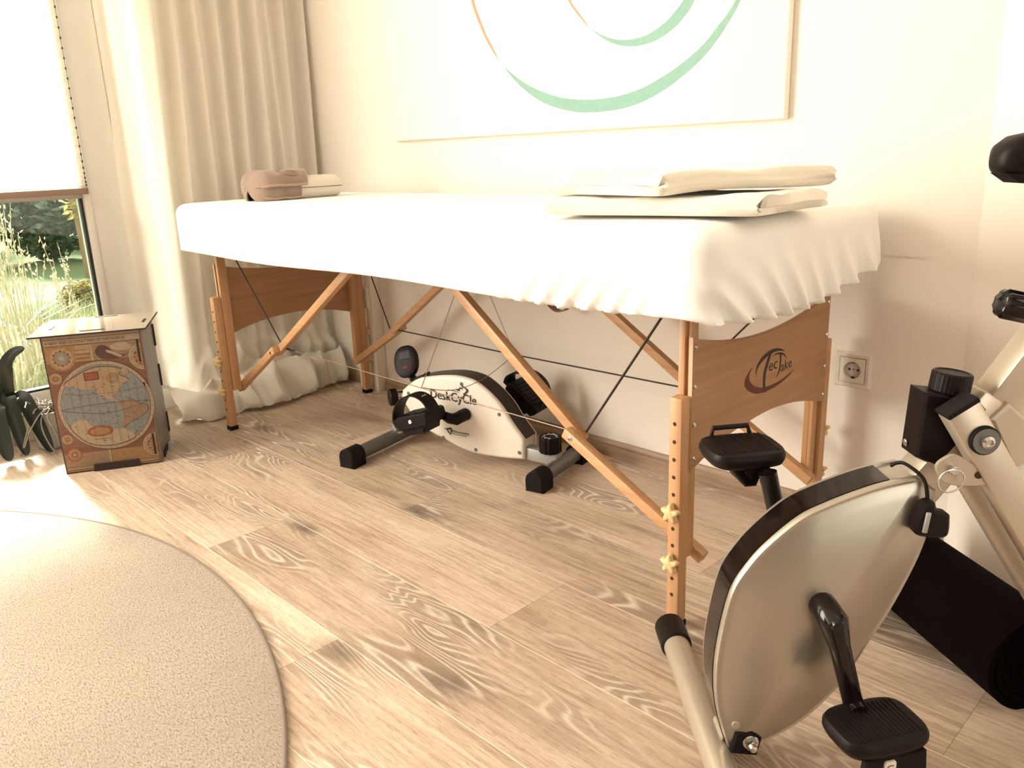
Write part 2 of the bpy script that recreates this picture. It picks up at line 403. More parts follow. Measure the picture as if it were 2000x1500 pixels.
def stack(bm, layers, fn, mi=0, sidemi=None, cap0=True, cap1=True):
    """layers: list of (polygon2d, depth); fn maps (x, y, depth) to 3-D"""
    rings = [[bm.verts.new(fn(p[0], p[1], d)) for p in poly] for poly, d in layers]
    n = len(rings[0])
    for j in range(len(rings)-1):
        for i in range(n):
            f = bm.faces.new((rings[j][i], rings[j][(i+1) % n], rings[j+1][(i+1) % n], rings[j+1][i]))
            f.material_index = sidemi[j] if sidemi else mi
    for rg, c in ((rings[0], cap0), (rings[-1], cap1)):
        if c: f = bm.faces.new(rg); f.material_index = mi
def plate(bm, poly, fn, d0, d1, bev=0.0, mi=0):
    poly = [tuple(p[:2]) for p in poly]
    if bev: stack(bm, [(inset(poly, bev), d0), (poly, d0+bev), (poly, d1-bev), (inset(poly, bev), d1)], fn, mi)
    else: stack(bm, [(poly, d0), (poly, d1)], fn, mi)
def strip(bm, A, C, fn, d0, d1, mi=0):
    """thin solid between two polylines of equal parameter (a printed stroke)"""
    n = max(len(A), len(C))
    def rs(P):
        P = catmull(P, 5); L = [0]
        for a, b in zip(P[:-1], P[1:]): L.append(L[-1]+(b-a).length)
        out = []
        for k in range(41):
            s = L[-1]*k/40; i = 0
            while i < len(L)-2 and L[i+1] < s: i += 1
            u = (s-L[i])/max(1e-9, L[i+1]-L[i]); out.append(P[i].lerp(P[i+1], u))
        return out
    A, C = rs(A), rs(C)
    va = [[bm.verts.new(fn(p[0], p[1], d)) for p in Q] for Q in (A, C) for d in (d0, d1)]
    for i in range(40):
        for q in ((va[1][i], va[1][i+1], va[3][i+1], va[3][i]), (va[0][i], va[2][i], va[2][i+1], va[0][i+1]),
                  (va[0][i], va[0][i+1], va[1][i+1], va[1][i]), (va[2][i], va[3][i], va[3][i+1], va[2][i+1])):
            f = bm.faces.new(q); f.material_index = mi
def text(bm, s, size, m, mi=0, depth=0.0004, sx=1.0):
    cu = bpy.data.curves.new('lettering', 'FONT'); cu.body = s; cu.size = size; cu.extrude = depth/2; cu.resolution_u = 3
    o = bpy.data.objects.new('lettering', cu); COL.objects.link(o)
    dg = bpy.context.evaluated_depsgraph_get(); dg.update()
    me = bpy.data.meshes.new_from_object(o.evaluated_get(dg))
    bpy.data.objects.remove(o); bpy.data.curves.remove(cu)
    vs = [m @ Vector((v.co.x*sx, v.co.y, v.co.z)) for v in me.vertices]
    addmesh(bm, vs, [tuple(p.vertices) for p in me.polygons], mi)
    bpy.data.meshes.remove(me)
def frame(o, ux, uy):
    ux = Vector(ux).normalized(); uy = Vector(uy).normalized(); n = ux.cross(uy)
    m = Matrix((ux, uy, n)).transposed().to_4x4(); m.translation = Vector(o); return m
def copy_tree(o, loc=None, parent=None):
    c = o.copy(); COL.objects.link(c); c.parent = parent
    if loc is not None: c.location = loc
    for ch in list(o.children): copy_tree(ch, None, c)
    return c

YW = 0.6389      # back wall
XW = -2.20       # inner face of window wall
# ================================================================== the room
bm = B(); box(bm, (-2.35, -4.1, -0.12), (3.3, YW+0.1, 0)); struct(mk('floor', bm, 'floor', smooth=0))
bm = B(); box(bm, (-2.35, -4.1, 2.45), (3.3, YW+0.1, 2.55)); struct(mk('ceiling', bm, 'ceiling', smooth=0))
bm = B(); box(bm, (-2.35, YW, 0), (0.262, YW+0.12, 2.45)); struct(mk('wall_back', bm, 'wallscuff', smooth=0))
# wall to the right: angled stretch, then on round to the far side
DW = Vector((0.82, -0.572)).normalized(); NW = Vector((0.572, 0.82)).normalized(); C0 = Vector((0.262, YW))
C1 = C0+DW*1.25; C2 = Vector((3.2, C1.y)); C3 = Vector((3.2, -4.0))
bm = B()
def wallpoly(P, mi=0, z0=0, z1=2.45):
    stack(bm, [(P, z0), (P, z1)], lambda x, y, d: Vector((x, y, d)), mi)
wallpoly([C0, C1, C1+Vector((0.05, 0.12)), C0+NW*0.12])
wallpoly([C1, C2, C2+Vector((0.1, 0.12)), C1+Vector((0.05, 0.12))], 1)
wallpoly([C2, (3.2, -0.6), (3.3, -0.6), C2+Vector((0.1, 0.12))], 1)
wallpoly([(3.2, -1.9), C3, (3.3, -4.1), (3.3, -1.9)], 1)
for z0, z1 in ((0, 0.05), (2.15, 2.45)): wallpoly([(3.2, -0.6), (3.2, -1.9), (3.3, -1.9), (3.3, -0.6)], 1, z0, z1)
struct(mk('wall_right', bm, ['wall', 'taupe'], smooth=0))
bm = B(); box(bm, (-2.35, -4.1, 0), (3.3, -4.0, 2.45)); struct(mk('wall_front', bm, 'taupe', smooth=0))
bm = B(); box(bm, (-2.34, 0.085, 0), (XW, YW, 2.45)); box(bm, (-2.34, -4.0, 2.36), (XW, 0.085, 2.45)); box(bm, (-2.34, -4.0, 0), (XW, -3.45, 2.36))
struct(mk('wall_left', bm, 'wall', smooth=0))
# skirting with a stepped moulded profile
bm = B()
prof = [(0, 0), (0.016, 0), (0.016, 0.026), (0.0115, 0.031), (0.0115, 0.038), (0.006, 0.0465), (0, 0.0465)]
stack(bm, [([(YW-a, z) for a, z in prof], XW), ([(YW-a, z) for a, z in prof], 0.255)], lambda y, z, x: Vector((x, y, z)))
struct(mk('baseboard_back', bm, 'skirt', smooth=0))
# boxed-in pipe in the corner, with a second socket
bm = B(); box(bm, (-1.865, YW-0.045, 0), (-1.745, YW, 0.66), 0.003); struct(mk('trim_1', bm, 'wall'))

def window(name, y0, y1, muntin=True):
    bm = B()
    box(bm, (-2.30, y1-0.022, 0.10), (-2.215, y1, 2.34), 0.003)          # right stile, bright edge
    box(bm, (-2.30, y0, 0.10), (-2.215, y0+0.022, 2.34), 0.003)
    box(bm, (-2.30, y0, 0.0), (-2.20, y1, 0.10), 0.003); box(bm, (-2.30, y0+0.02, 0.10), (-2.225, y1-0.02, 0.155), 0.003)
    box(bm, (-2.30, y0, 2.30), (-2.20, y1, 2.36), 0.003)
    if muntin: box(bm, (-2.285, y0+0.02, 0.772), (-2.222, y1-0.02, 0.785), 0.001, 1)
    fr = struct(mk(name, bm, ['frame', 'greybar']))
    bm = B(); box(bm, (-2.262, y0+0.018, 0.15), (-2.254, y1-0.018, 2.31)); mk('pane', bm, 'glass', fr, 0)
    bm = B()
    box(bm, (-2.250, y1-0.031, 0.155), (-2.232, y1-0.022, 0.772)); box(bm, (-2.250, y0+0.022, 0.155), (-2.232, y0+0.031, 0.772))
    box(bm, (-2.250, y0+0.022, 0.155), (-2.232, y1-0.022, 0.163)); mk('gasket', bm, 'gasket', fr, 0)
    return fr
window('window_1', -1.15, -0.168)
window('window_2', -3.43, -1.27)
window('window_4', -0.060, 0.085, False)
bm = B(); box(bm, (-2.32, -0.168, 0), (-2.222, -0.060, 2.36), 0.003)
box(bm, (-2.32, -1.27, 0), (-2.215, -1.15, 2.36), 0.003); struct(mk('trim_2', bm, 'frame'))
for nm, lo, hi in (('window_3', (3.22, -1.9, 0.05), (3.28, -0.6, 2.15)),):
    bm = B(); ax = 1 if nm == 'window_3' else 0
    for k in range(4):
        l, h = list(lo), list(hi)
        if k == 0: h[2] = l[2]+0.06
        if k == 1: l[2] = h[2]-0.06
        if k == 2: h[ax] = l[ax]+0.06
        if k == 3: l[ax] = h[ax]-0.06
        box(bm, l, h, 0.003)
    fr = struct(mk(nm, bm, 'frame'))
    l, h = list(lo), list(hi); o_ = 0 if ax == 1 else 1
    l[o_] = (lo[o_]+hi[o_])/2-0.003; h[o_] = l[o_]+0.006
    bm = B(); box(bm, l, h); mk('pane', bm, 'glass', fr, 0)

# pleated blinds
def blind(y0, y1, zb, label):
    t = empty('pleated_blind', (-2.20, (y0+y1)/2, 2.30), label, 'blind')
    bm = B(); cxx = -2.203-t.location.x; n = 0; z = zb+0.02; rows = []; k = 0
    while z < 2.27:
        step = 0.004+0.016*min(1, max(0, (z-zb-0.02)/0.09))
        rows.append((cxx+(0.006 if k % 2 else -0.006), z-2.30)); z += step; k += 1
    hw = (y1-y0)/2
    for a, b in zip(rows[:-1], rows[1:]):
        addmesh(bm, [(a[0], -hw, a[1]), (a[0], hw, a[1]), (b[0], hw, b[1]), (b[0], -hw, b[1])], [(0, 1, 2, 3)])
    bmesh.ops.remove_doubles(bm, verts=bm.verts, dist=1e-5)
    mk('pleated_fabric', bm, 'blind', t, 0)
    bm = B(); box(bm, (cxx-0.011, -hw, zb-2.30), (cxx+0.012, hw, zb-2.30+0.020), 0.002); mk('bottom_rail', bm, 'blindrail', t)
    bm = B(); box(bm, (cxx-0.012, -hw, -0.035), (cxx+0.012, hw, -0.005), 0.002); mk('head_rail', bm, 'frame', t)
    bm = B(); zz = zb+0.03; st = 0.010
    tube(bm, [(cxx+0.016, hw-0.006, zb-2.29), (cxx+0.016, hw-0.006, -0.04)], 0.0007, 6)
    while zz < 2.25:
        lathe(bm, [(0, -0.0045), (0.0022, -0.003), (0.0026, 0), (0.0022, 0.003), (0, 0.0045)], (cxx+0.016, hw-0.006, zz-2.30), seg=8)
        zz += st; st = min(0.030, st+0.0025)
    mk('pleat_notch_beads', bm, 'gasket', t)  # dark beads added to stand for the notches at the pleat edges
    return t
blind(-1.145, -0.178, 0.785, 'white pleated blind pulled halfway down the tall window at the left')
blind(-3.42, -1.28, 0.16, 'added white pleated blind lowered over the unseen far left window to block sun')  # out of view, added to keep the sun from entering here

# curtain
def make_curtain():
    bm = B(); NU = 230; rows = []
    ylo, yhi = -0.072, 0.625
    zs = [2.34-0.06*i for i in range(36)]           # 2.34 .. 0.24
    zs = [z for z in zs if z > 0.17]
    folds = [0.0, 0.075, 0.135, 0.20, 0.295, 0.385, 0.445, 0.515, 0.585, 0.65, 0.72, 0.80]
    def fold(u, z):
        y = u*0.74; d = 0
        for i, f in enumerate(folds):
            w = 0.020+0.010*((i*37) % 5)/5
            f2 = f+0.012*math.sin(z*2.1+i*1.7)
            d += (0.034+0.012*((i*53) % 4)/4)*math.exp(-((y-f2)/w)**2)
        return d
    grid = []
    for z in zs:
        row = []
        for i in range(NU+1):
            u = i/NU
            yl = ylo-0.022*math.exp(-((z-0.7)/0.5)**2)+0.012*(z-0.8)*(1 if z > 0.8 else 0)
            y = yl+(yhi-yl)*u
            amp = 0.65+0.35*min(1, (2.4-z)/1.2)
            e0 = min(1, u/0.15); e0 = e0*e0*(3-2*e0)
            x = -2.165+0.055*e0+1.6*fold(u, z)*amp*min(1.0, 0.35+max(0, z-0.15)*1.3)*(0.25+0.75*e0)+0.006*mnoise.noise((u*6, z*1.6, 3.1))
            row.append((x, y, z))
        grid.append(row)
    # pooled hem on the floor
    NP = 34
    for j in range(1, NP+1):
        s = j/NP; row = []
        for i in range(NU+1):
            u = i/NU; bx, by, bz = grid[len(zs)-1][i]
            uw = u+0.05*mnoise.noise((u*3, s*2.5, 4)); n1 = mnoise.noise((u*5.2, 1.3, 0.7)); n2 = mnoise.noise((uw*6.0, s*2.6+uw*2, 5.0)); n3 = mnoise.noise((uw*4.2, s*4.2-uw*3, 9.0))
            reach = 0.12+0.05*n1+0.055*math.exp(-((u-0.50)/0.22)**2)+0.05*math.exp(-((u-0.08)/0.10)**2)-0.05*max(0, u-0.8)/0.2
            lump = 0.055+0.05*mnoise.noise((u*4.1, 8.8, 2.0))+0.02*math.exp(-((u-0.45)/0.2)**2)
            # path: down, out over a lump, down to the floor, tucked back
            if s < 0.30:
                q = s/0.30; x = bx+0.02*q; z = bz*(1-q)+(lump+0.035)*q
            elif s < 0.75:
                q = (s-0.30)/0.45; x = bx+0.02+reach*q; z = (lump+0.035)*(1-q**2)+0.012*q+0.028*math.sin(q*PI)
            else:
                q = (s-0.75)/0.25; x = bx+0.02+reach-0.05*q; z = 0.012*(1-q)+0.004
            cr = 0.040*math.sin(min(1, s/0.3)*PI/2); n2 = 1.3*(0.5-abs(n2))*2-0.6; n3 = 1.2*(0.5-abs(n3))*2-0.5
            x += cr*(n2*0.9+0.6*n3); z = max(0.003, z+cr*(0.55*n3+0.55*n2)*(1 if s < 0.78 else 0.15))
            y = by+0.025*s*mnoise.noise((u*9, s*3, 2.2))
            row.append((max(XW+0.012, x), min(YW-0.019, y), z))
        grid.append(row)
    V = [[bm.verts.new(p) for p in r] for r in grid]
    for a, b in zip(V[:-1], V[1:]):
        for i in range(NU): bm.faces.new((a[i], a[i+1], b[i+1], b[i]))
    o = mk('curtain', bm, 'curtain', smooth=70)
    tag(o, 'long off-white curtain bunched on the floor in the corner beside the window', 'curtain')
make_curtain()

# wall sockets
def socket(name, x, z, y, label):
    t = empty(name, (x, y, z), label, 'wall socket')
    N = 40; fn = lambda a, b, d: Vector((a, -d, b))
    def sqr(h):
        out = []
        for k in range(N):
            a = 2*PI*(k+0.0)/N+PI/4; c, q_ = math.cos(a), math.sin(a); q = h/max(abs(c), abs(q_)); out.append((c*q, q_*q))
        return out
    bm = B(); stack(bm, [(sqr(0.0405), 0), (sqr(0.0405), 0.004), (sqr(0.0365), 0.0095), (sqr(0.0300), 0.0090), (sqr(0.0282), 0.0070), (sqr(0.0282), 0.002)], fn, cap0=False, cap1=False); mk('cover_frame', bm, 'white', t, 20)
    ci = [(0.0195*math.cos(2*PI*k/N+PI/4), 0.0195*math.sin(2*PI*k/N+PI/4)) for k in range(N)]
    bm = B(); stack(bm, [(sqr(0.0276), 0.002), (sqr(0.0276), 0.0095), (sqr(0.0270), 0.0102), (ci, 0.0102), (ci, -0.004)], fn, 0, cap0=False, cap1=False)
    mk('socket_insert', bm, 'white', t, 30)
    bm = B(); stack(bm, [(ci, 0.0006), (ci, 0.0010)], fn); mk('socket_well', bm, 'socketin', t, 30)
    bm = B()
    for a in (-0.0095, 0.0095): cyl(bm, fn(a, 0, 0.001), fn(a, 0, 0.0016), 0.0028, 14)
    for b in (-0.0175, 0.0175): box(bm, (-0.003, -0.006, b-0.002), (0.003, -0.001, b+0.002), 0.0008)
    cyl(bm, fn(0, 0, 0.001), fn(0, 0, 0.0016), 0.0015, 10)
    mk('contacts', bm, 'hole', t)
    return t
socket('wall_socket', 0.0405, 0.372, YW, 'white wall socket low on the wall right of the massage table')
socket('wall_socket', -1.797, 0.362, YW-0.045, 'white wall socket on the corner duct behind the far table leg')

# canvas picture
def make_canvas():
    t = empty('canvas_picture', (-0.858, YW, 0.916), 'large white canvas with teal and coral brush rings on the back wall', 'picture')
    loc = t.location
    bm = B(); box(bm, (-1.569-loc.x, -0.022, 0.0), (-0.147-loc.x, -0.001, 1.10), 0.004, seg=3); mk('stretched_canvas', bm, 'canvas', t)
    fn = lambda x, z, d: Vector((x-loc.x, -0.022-d, z-loc.z))
    bm = B()
    teal_out = [(-1.021, 1.106), (-0.967, 1.055), (-0.897, 1.01), (-0.828, 0.982), (-0.745, 0.964), (-0.673, 0.96), (-0.59, 0.964), (-0.518, 0.979), (-0.45, 1.006), (-0.386, 1.042), (-0.337, 1.08), (-0.303, 1.118), (-0.265, 1.172), (-0.215, 1.29), (-0.21, 1.42), (-0.25, 1.55)]
    teal_in = [(-1.021, 1.106), (-0.958, 1.064), (-0.887, 1.031), (-0.81, 1.007), (-0.736, 0.995), (-0.665, 0.992), (-0.597, 0.996), (-0.525, 1.01), (-0.451, 1.038), (-0.399, 1.064), (-0.35, 1.096), (-0.315, 1.131), (-0.276, 1.174), (-0.228, 1.29), (-0.22, 1.42), (-0.25, 1.55)]
    sal = [(-1.10, 1.62), (-1.155, 1.50), (-1.163, 1.40), (-1.144, 1.297), (-1.119, 1.238), (-1.092, 1.191), (-1.066, 1.154), (-1.037, 1.12)]
    sal_in = [(-1.10, 1.62), (-1.140, 1.50), (-1.150, 1.40), (-1.132, 1.297), (-1.110, 1.243), (-1.084, 1.193), (-1.059, 1.157), (-1.037, 1.12)]
    i_out = [(-0.698, 1.168), (-0.656, 1.139), (-0.619, 1.121), (-0.575, 1.11), (-0.533, 1.108), (-0.485, 1.116), (-0.446, 1.132), (-0.414, 1.154), (-0.384, 1.189), (-0.36, 1.27), (-0.385, 1.37)]
    i_in = [(-0.698, 1.168), (-0.656, 1.145), (-0.612, 1.13), (-0.568, 1.125), (-0.526, 1.128), (-0.492, 1.138), (-0.459, 1.154), (-0.434, 1.174), (-0.413, 1.196), (-0.385, 1.27), (-0.385, 1.37)]
    is_o = [(-0.79, 1.40), (-0.795, 1.32), (-0.769, 1.244), (-0.748, 1.216), (-0.724, 1.191), (-0.698, 1.165)]
    is_i = [(-0.79, 1.40), (-0.787, 1.32), (-0.763, 1.246), (-0.743, 1.218), (-0.720, 1.193), (-0.698, 1.165)]
    strip(bm, teal_out, teal_in, fn, 0, 0.0006); strip(bm, i_out, i_in, fn, 0, 0.0006)
    strip(bm, sal, sal_in, fn, 0, 0.0006, 1); strip(bm, is_o, is_i, fn, 0, 0.0006, 1)
    mk('brush_rings', bm, ['teal', 'salmon'], t, 0)
make_canvas()

# rug
def make_rug():
    t = empty('round_rug', (-0.9, -1.81, 0), 'round beige loop-pile rug with a bound edge in the lower left foreground', 'rug')
    N = 160; R = 1.322
    def pt(k, r):
        a = 2*PI*k/N; x = math.cos(a); return (x*r*(0.955 if x < -0.35 else (1.0 if x > 0 else 1-0.045*(-x/0.35))), math.sin(a)*r)
    bm = B(); L = lambda r: [pt(k, r) for k in range(N)]
    stack(bm, [(L(R-0.004), 0.0), (L(R-0.004), 0.008), (L(R-0.012), 0.010), (L(R*0.5), 0.010)], lambda x, y, d: Vector((x, y, d)), cap0=False)
    mk('pile', bm, 'rug', t, 60)
    bm = B(); tube(bm, [(*pt(k, R-0.004), 0.006) for k in range(N)], 0.0046, 8, closed=True); mk('binding', bm, 'rugedge', t, 60)
make_rug()

def rootmat(t):
    return Matrix.Translation(t.location) @ t.rotation_euler.to_matrix().to_4x4()
def part(name, bm, mats, root, parent=None, smooth=35):
    """mesh built in world coordinates, stored under root (or under a part of root)"""
    bmesh.ops.transform(bm, matrix=rootmat(root).inverted(), verts=bm.verts)
    return mk(name, bm, mats, parent or root, smooth)

# ================================================================== massage table
LT = 1.7788; WT = 0.579
def make_table():
    t = empty('massage_table', (-0.889, 0.29, 0), 'folding beech massage table under a white fitted sheet', 'massage table')
    bm = B(); box(bm, (-1.80, -0.035, 0.652), (0.075, 0.565, 0.742), 0.02, seg=3); part('padded_top', bm, 'cushion', t)
    bm = B()
    for y in (0.01, 0.545): box(bm, (-1.79, y, 0.615), (0.065, y+0.022, 0.655), 0.002)
    for x in (-1.79, -0.90, 0.045): box(bm, (x, 0.03, 0.618), (x+0.02, 0.545, 0.655), 0.002)
    part('top_frame', bm, 'beechX', t)
    zh = [0.4047-0.03326*k for k in range(11)]
    for sx, X in ((1, 0.0), (-1, -LT)):
        for sy in (1, -1):
            F = lambda x, y, z, X=X, sx=sx, sy=sy: Vector((X+sx*x, y if sy > 0 else WT-y, z))
            def bx(bm, lo, hi, bev, mi=0):
                a, b = F(*lo), F(*hi)
                box(bm, [min(a[i], b[i]) for i in range(3)], [max(a[i], b[i]) for i in range(3)], bev, mi)
            bm = B(); bx(bm, (-0.0145, 0.0285, 0.135), (-0.0015, 0.058, 0.625), 0.002); bx(bm, (-0.0015, 0.036, 0.135), (0.0065, 0.058, 0.625), 0.001)
            part('leg', bm, 'beech', t)
            bm = B(); bx(bm, (-0.0125, 0, 0.012), (0.0135, 0.0282, 0.452), 0.004)
            for k, z in enumerate(zh):
                if k not in (5, 8): cyl(bm, F(0, 0.001, z), F(0, -0.0003, z), 0.0037, 12, 1)
            ext = part('leg_extension', bm, ['beech', 'hole'], t)
            bm = B(); bx(bm, (-0.0135, -0.001, 0.0), (0.0145, 0.029, 0.014), 0.002); part('rubber_foot', bm, 'blackmatte', t, ext)
            for k in (5, 8):
                P = []
                for i in range(50):
                    a = 2*PI*i/50; r = 0.0145+0.0042*math.cos(5*a); P.append((r*math.cos(a+0.3), r*math.sin(a+0.3)))
                bm = B(); plate(bm, P, lambda x, z, d, k=k: F(x, -0.001-d, zh[k]+z), 0, 0.014, 0.002)
                part('star_knob', bm, 'star', t, ext, 50)
    # shaped end panels
    top = [(0.028, 0.555), (0.069, 0.543), (0.137, 0.530), (0.209, 0.5215), (0.287, 0.519), (0.366, 0.523), (0.442, 0.532), (0.51, 0.544), (0.551, 0.555)]
    bot = [(0.551, 0.314), (0.507, 0.325), (0.465, 0.336), (0.394, 0.349), (0.30, 0.356), (0.185, 0.349), (0.114, 0.336), (0.072, 0.324), (0.028, 0.310)]
    poly = [(p.x, p.y) for p in catmull(top, 5)]+[(p.x, p.y) for p in catmull(bot, 5)]
    for sx, X in ((1, 0.0), (-1, -LT)):
        fn = lambda y, z, d, X=X, sx=sx: Vector((X+sx*(0.0065+d), y, z))
        bm = B(); stack(bm, [(inset(poly, 0.0006), 0), (poly, 0.0006), (poly, 0.0084), (inset(poly, 0.0006), 0.009)], fn, 0, [0, 1, 0])
        pn = part('end_panel', bm, ['panel', 'ply'], t, None, 25)
        for y in (0.036, 0.543):
            for z in (0.5377, 0.4668, 0.3964, 0.3329):
                bm = B(); lathe(bm, [(0.0048, 0), (0.0048, 0.001), (0.0032, 0.0028), (0, 0.0033)], fn(y, z, 0.009), (sx, 0, 0), 14)
                part('screw', bm, 'steel', t, pn)
        if sx > 0:
            bm = B(); lf = lambda y, z, d: Vector((0.0155+d, y, z))
            strip(bm, [(0.2314, 0.4593), (0.2157, 0.4514), (0.2053, 0.4398), (0.2052, 0.4311), (0.2116, 0.4218), (0.2271, 0.412), (0.2478, 0.4037), (0.2685, 0.4), (0.2928, 0.3987), (0.3246, 0.4), (0.355, 0.4042), (0.3821, 0.4112), (0.4, 0.4195)],
                  [(0.2314, 0.4593), (0.2223, 0.4499), (0.2206, 0.4416), (0.2254, 0.4326), (0.236, 0.4241), (0.2535, 0.4158), (0.2727, 0.4104), (0.2954, 0.4081), (0.3238, 0.4076), (0.3544, 0.4099), (0.3816, 0.415), (0.4, 0.4195)], lf, 0, 0.0004, 1)
            strip(bm, [(0.249, 0.4375), (0.245, 0.445), (0.2459, 0.4544), (0.2526, 0.4635), (0.2669, 0.4729), (0.2885, 0.4791), (0.3109, 0.4804), (0.3288, 0.4783), (0.3455, 0.4732), (0.3581, 0.4663)],
                  [(0.249, 0.4375), (0.2475, 0.4453), (0.2518, 0.4532), (0.2628, 0.4614), (0.2809, 0.4682), (0.2996, 0.4716), (0.3169, 0.4734), (0.3349, 0.4717), (0.3581, 0.4663)], lf, 0, 0.0004)
            strip(bm, [(0.3028, 0.4745), (0.2912, 0.4688), (0.2822, 0.4547), (0.2752, 0.4383), (0.2748, 0.4205), (0.2772, 0.4083), (0.2897, 0.3954)],
                  [(0.3028, 0.4745), (0.2992, 0.4663), (0.2912, 0.451), (0.2842, 0.4346), (0.2831, 0.4187), (0.2851, 0.4064), (0.2897, 0.3954)], lf, 0.0002, 0.0006)
            strip(bm, [(0.3045, 0.4663), (0.3157, 0.4683), (0.3316, 0.4690), (0.3464, 0.4658), (0.3599, 0.4585), (0.3675, 0.4487)],
                  [(0.3045, 0.4663), (0.3157, 0.4668), (0.3266, 0.4660), (0.3431, 0.4626), (0.3564, 0.4574), (0.3675, 0.4487)], lf, 0, 0.0004)
            strip(bm, [(0.3365, 0.466), (0.3386, 0.4537), (0.3384, 0.4392), (0.3343, 0.4272), (0.3254, 0.4178)],
                  [(0.3439, 0.466), (0.3438, 0.4526), (0.343, 0.4382), (0.338, 0.4264), (0.3254, 0.4178)], lf, 0.0002, 0.0006)
            text(bm, 'ec', 0.034, frame((0.0157, 0.294, 0.4375), (0, 1, 0), (0, 0, 1)), sx=1.18)
            text(bm, 'ake', 0.030, frame((0.0157, 0.344, 0.4265), (0, 1, 0.035), (0, 0, 1)), sx=1.12)
            part('logo_print', bm, ['logogrey', 'logored'], t, pn, 0)
    # folding braces: upper bar hinged to a lower bar
    def brace(low, joint, top, yl, yu):
        d = Vector((joint[0]-low[0], 0, joint[1]-low[1])).normalized()
        j = Vector((joint[0], yl, joint[1]))+d*0.022; l = Vector((low[0], yl, low[1]))
        bm = B(); beam(bm, l, j, 0.021, 0.023, (0, 1, 0), 0.002); lo_ = part('brace_extension', bm, 'beechX', t)
        d2 = Vector((top[0]-joint[0], 0, top[1]-joint[1])).normalized()
        bm = B(); beam(bm, Vector((joint[0], yu, joint[1]))-d2*0.014, (top[0], yu, top[1]), 0.021, 0.023, (0, 1, 0), 0.002); part('brace', bm, 'beechX', t)
        s = -1 if yl < yu else 1
        bm = B(); p = Vector((joint[0], yl+s*0.0105, joint[1])); lathe(bm, [(0.0058, 0), (0.0058, 0.0008), (0.004, 0.0016), (0, 0.0016)], p, (0, s, 0), 14)
        box(bm, (-0.003, -0.0004, -0.0006), (0.003, 0.0004, 0.0006), 0, 1, Matrix.Translation(p+Vector((0, s*0.0018, 0)))); box(bm, (-0.0006, -0.0004, -0.003), (0.0006, 0.0004, 0.003), 0, 1, Matrix.Translation(p+Vector((0, s*0.0018, 0))))
        part('screw', bm, ['steel', 'ink'], t, lo_)
    brace((0.022, 0.127), (-0.297, 0.292), (-0.745, 0.625), 0.070, 0.092)
    brace((-1.801, 0.127), (-1.541, 0.292), (-1.035, 0.625), 0.070, 0.092)
    brace((-1.755, 0.137), (-1.462, 0.300), (-0.99, 0.620), 0.509, 0.487)
    brace((0.018, 0.140), (-0.295, 0.318), (-0.79, 0.625), 0.509, 0.487)
    # tension cables
    def cable(name, pts, r, m, par=None):
        bm = B(); tube(bm, pts, r, 8); return part(name, bm, m, t, par, 60)
    yc = 0.098
    cable('cable', [(-1.525, yc, 0.305), (-1.72, 0.06, 0.60)], 0.0022, 'cord')
    cable('cable', [(-0.285, yc, 0.300), (-0.315+0.255, 0.07, 0.60)], 0.0026, 'cord')
    cable('cable', [(-1.52, yc, 0.303), (-1.46, yc, 0.302)], 0.0035, 'cord')
    cable('cable', [(-1.47, yc, 0.302), (-0.83, yc, 0.296), (-0.30, yc, 0.293)], 0.0014, 'wire')
    cable('cable', [(-1.485, 0.48, 0.305), (-1.66, 0.50, 0.60)], 0.0022, 'cord')
    cable('cable', [(-1.485, 0.48, 0.303), (-0.88, 0.48, 0.300), (-0.30, 0.48, 0.305)], 0.0022, 'cord')
    cable('cable', [(-0.30, 0.48, 0.310), (-0.03, 0.50, 0.60)], 0.0022, 'cord')
    cable('cable', [(-0.835, yc, 0.297), (-0.655, yc, 0.60)], 0.0012, 'wire')
    cable('cable', [(-0.88, 0.48, 0.301), (-1.05, 0.48, 0.60)], 0.0010, 'wire')
    cable('cable', [tuple(p) for p in catmull([(-0.835, yc, 0.297), (-0.83, 0.20, 0.268), (-0.85, 0.33, 0.268), (-0.88, 0.48, 0.300)], 8)], 0.0010, 'wire')
    # carrying strap hanging under the rear edge
    bm = B(); P = catmull([(-0.98, 0.575, 0.622), (-0.90, 0.577, 0.590), (-0.80, 0.578, 0.575), (-0.70, 0.577, 0.590), (-0.62, 0.575, 0.622)], 8)
    P = catmull([(-0.90, 0.571, 0.62), (-0.868, 0.573, 0.535), (-0.832, 0.574, 0.452), (-0.785, 0.574, 0.424), (-0.738, 0.574, 0.452), (-0.702, 0.573, 0.535), (-0.67, 0.571, 0.62)], 8)
    va = [[bm.verts.new(p+Vector((0, dy, dz))) for p in P] for dy, dz in ((-0.012, -0.0015), (0.012, -0.0015), (0.012, 0.0015), (-0.012, 0.0015))]
    for j in range(4):
        for i in range(len(P)-1): bm.faces.new((va[j][i], va[j][i+1], va[(j+1) % 4][i+1], va[(j+1) % 4][i]))
    part('carrying_strap', bm, 'strap', t)
make_table()

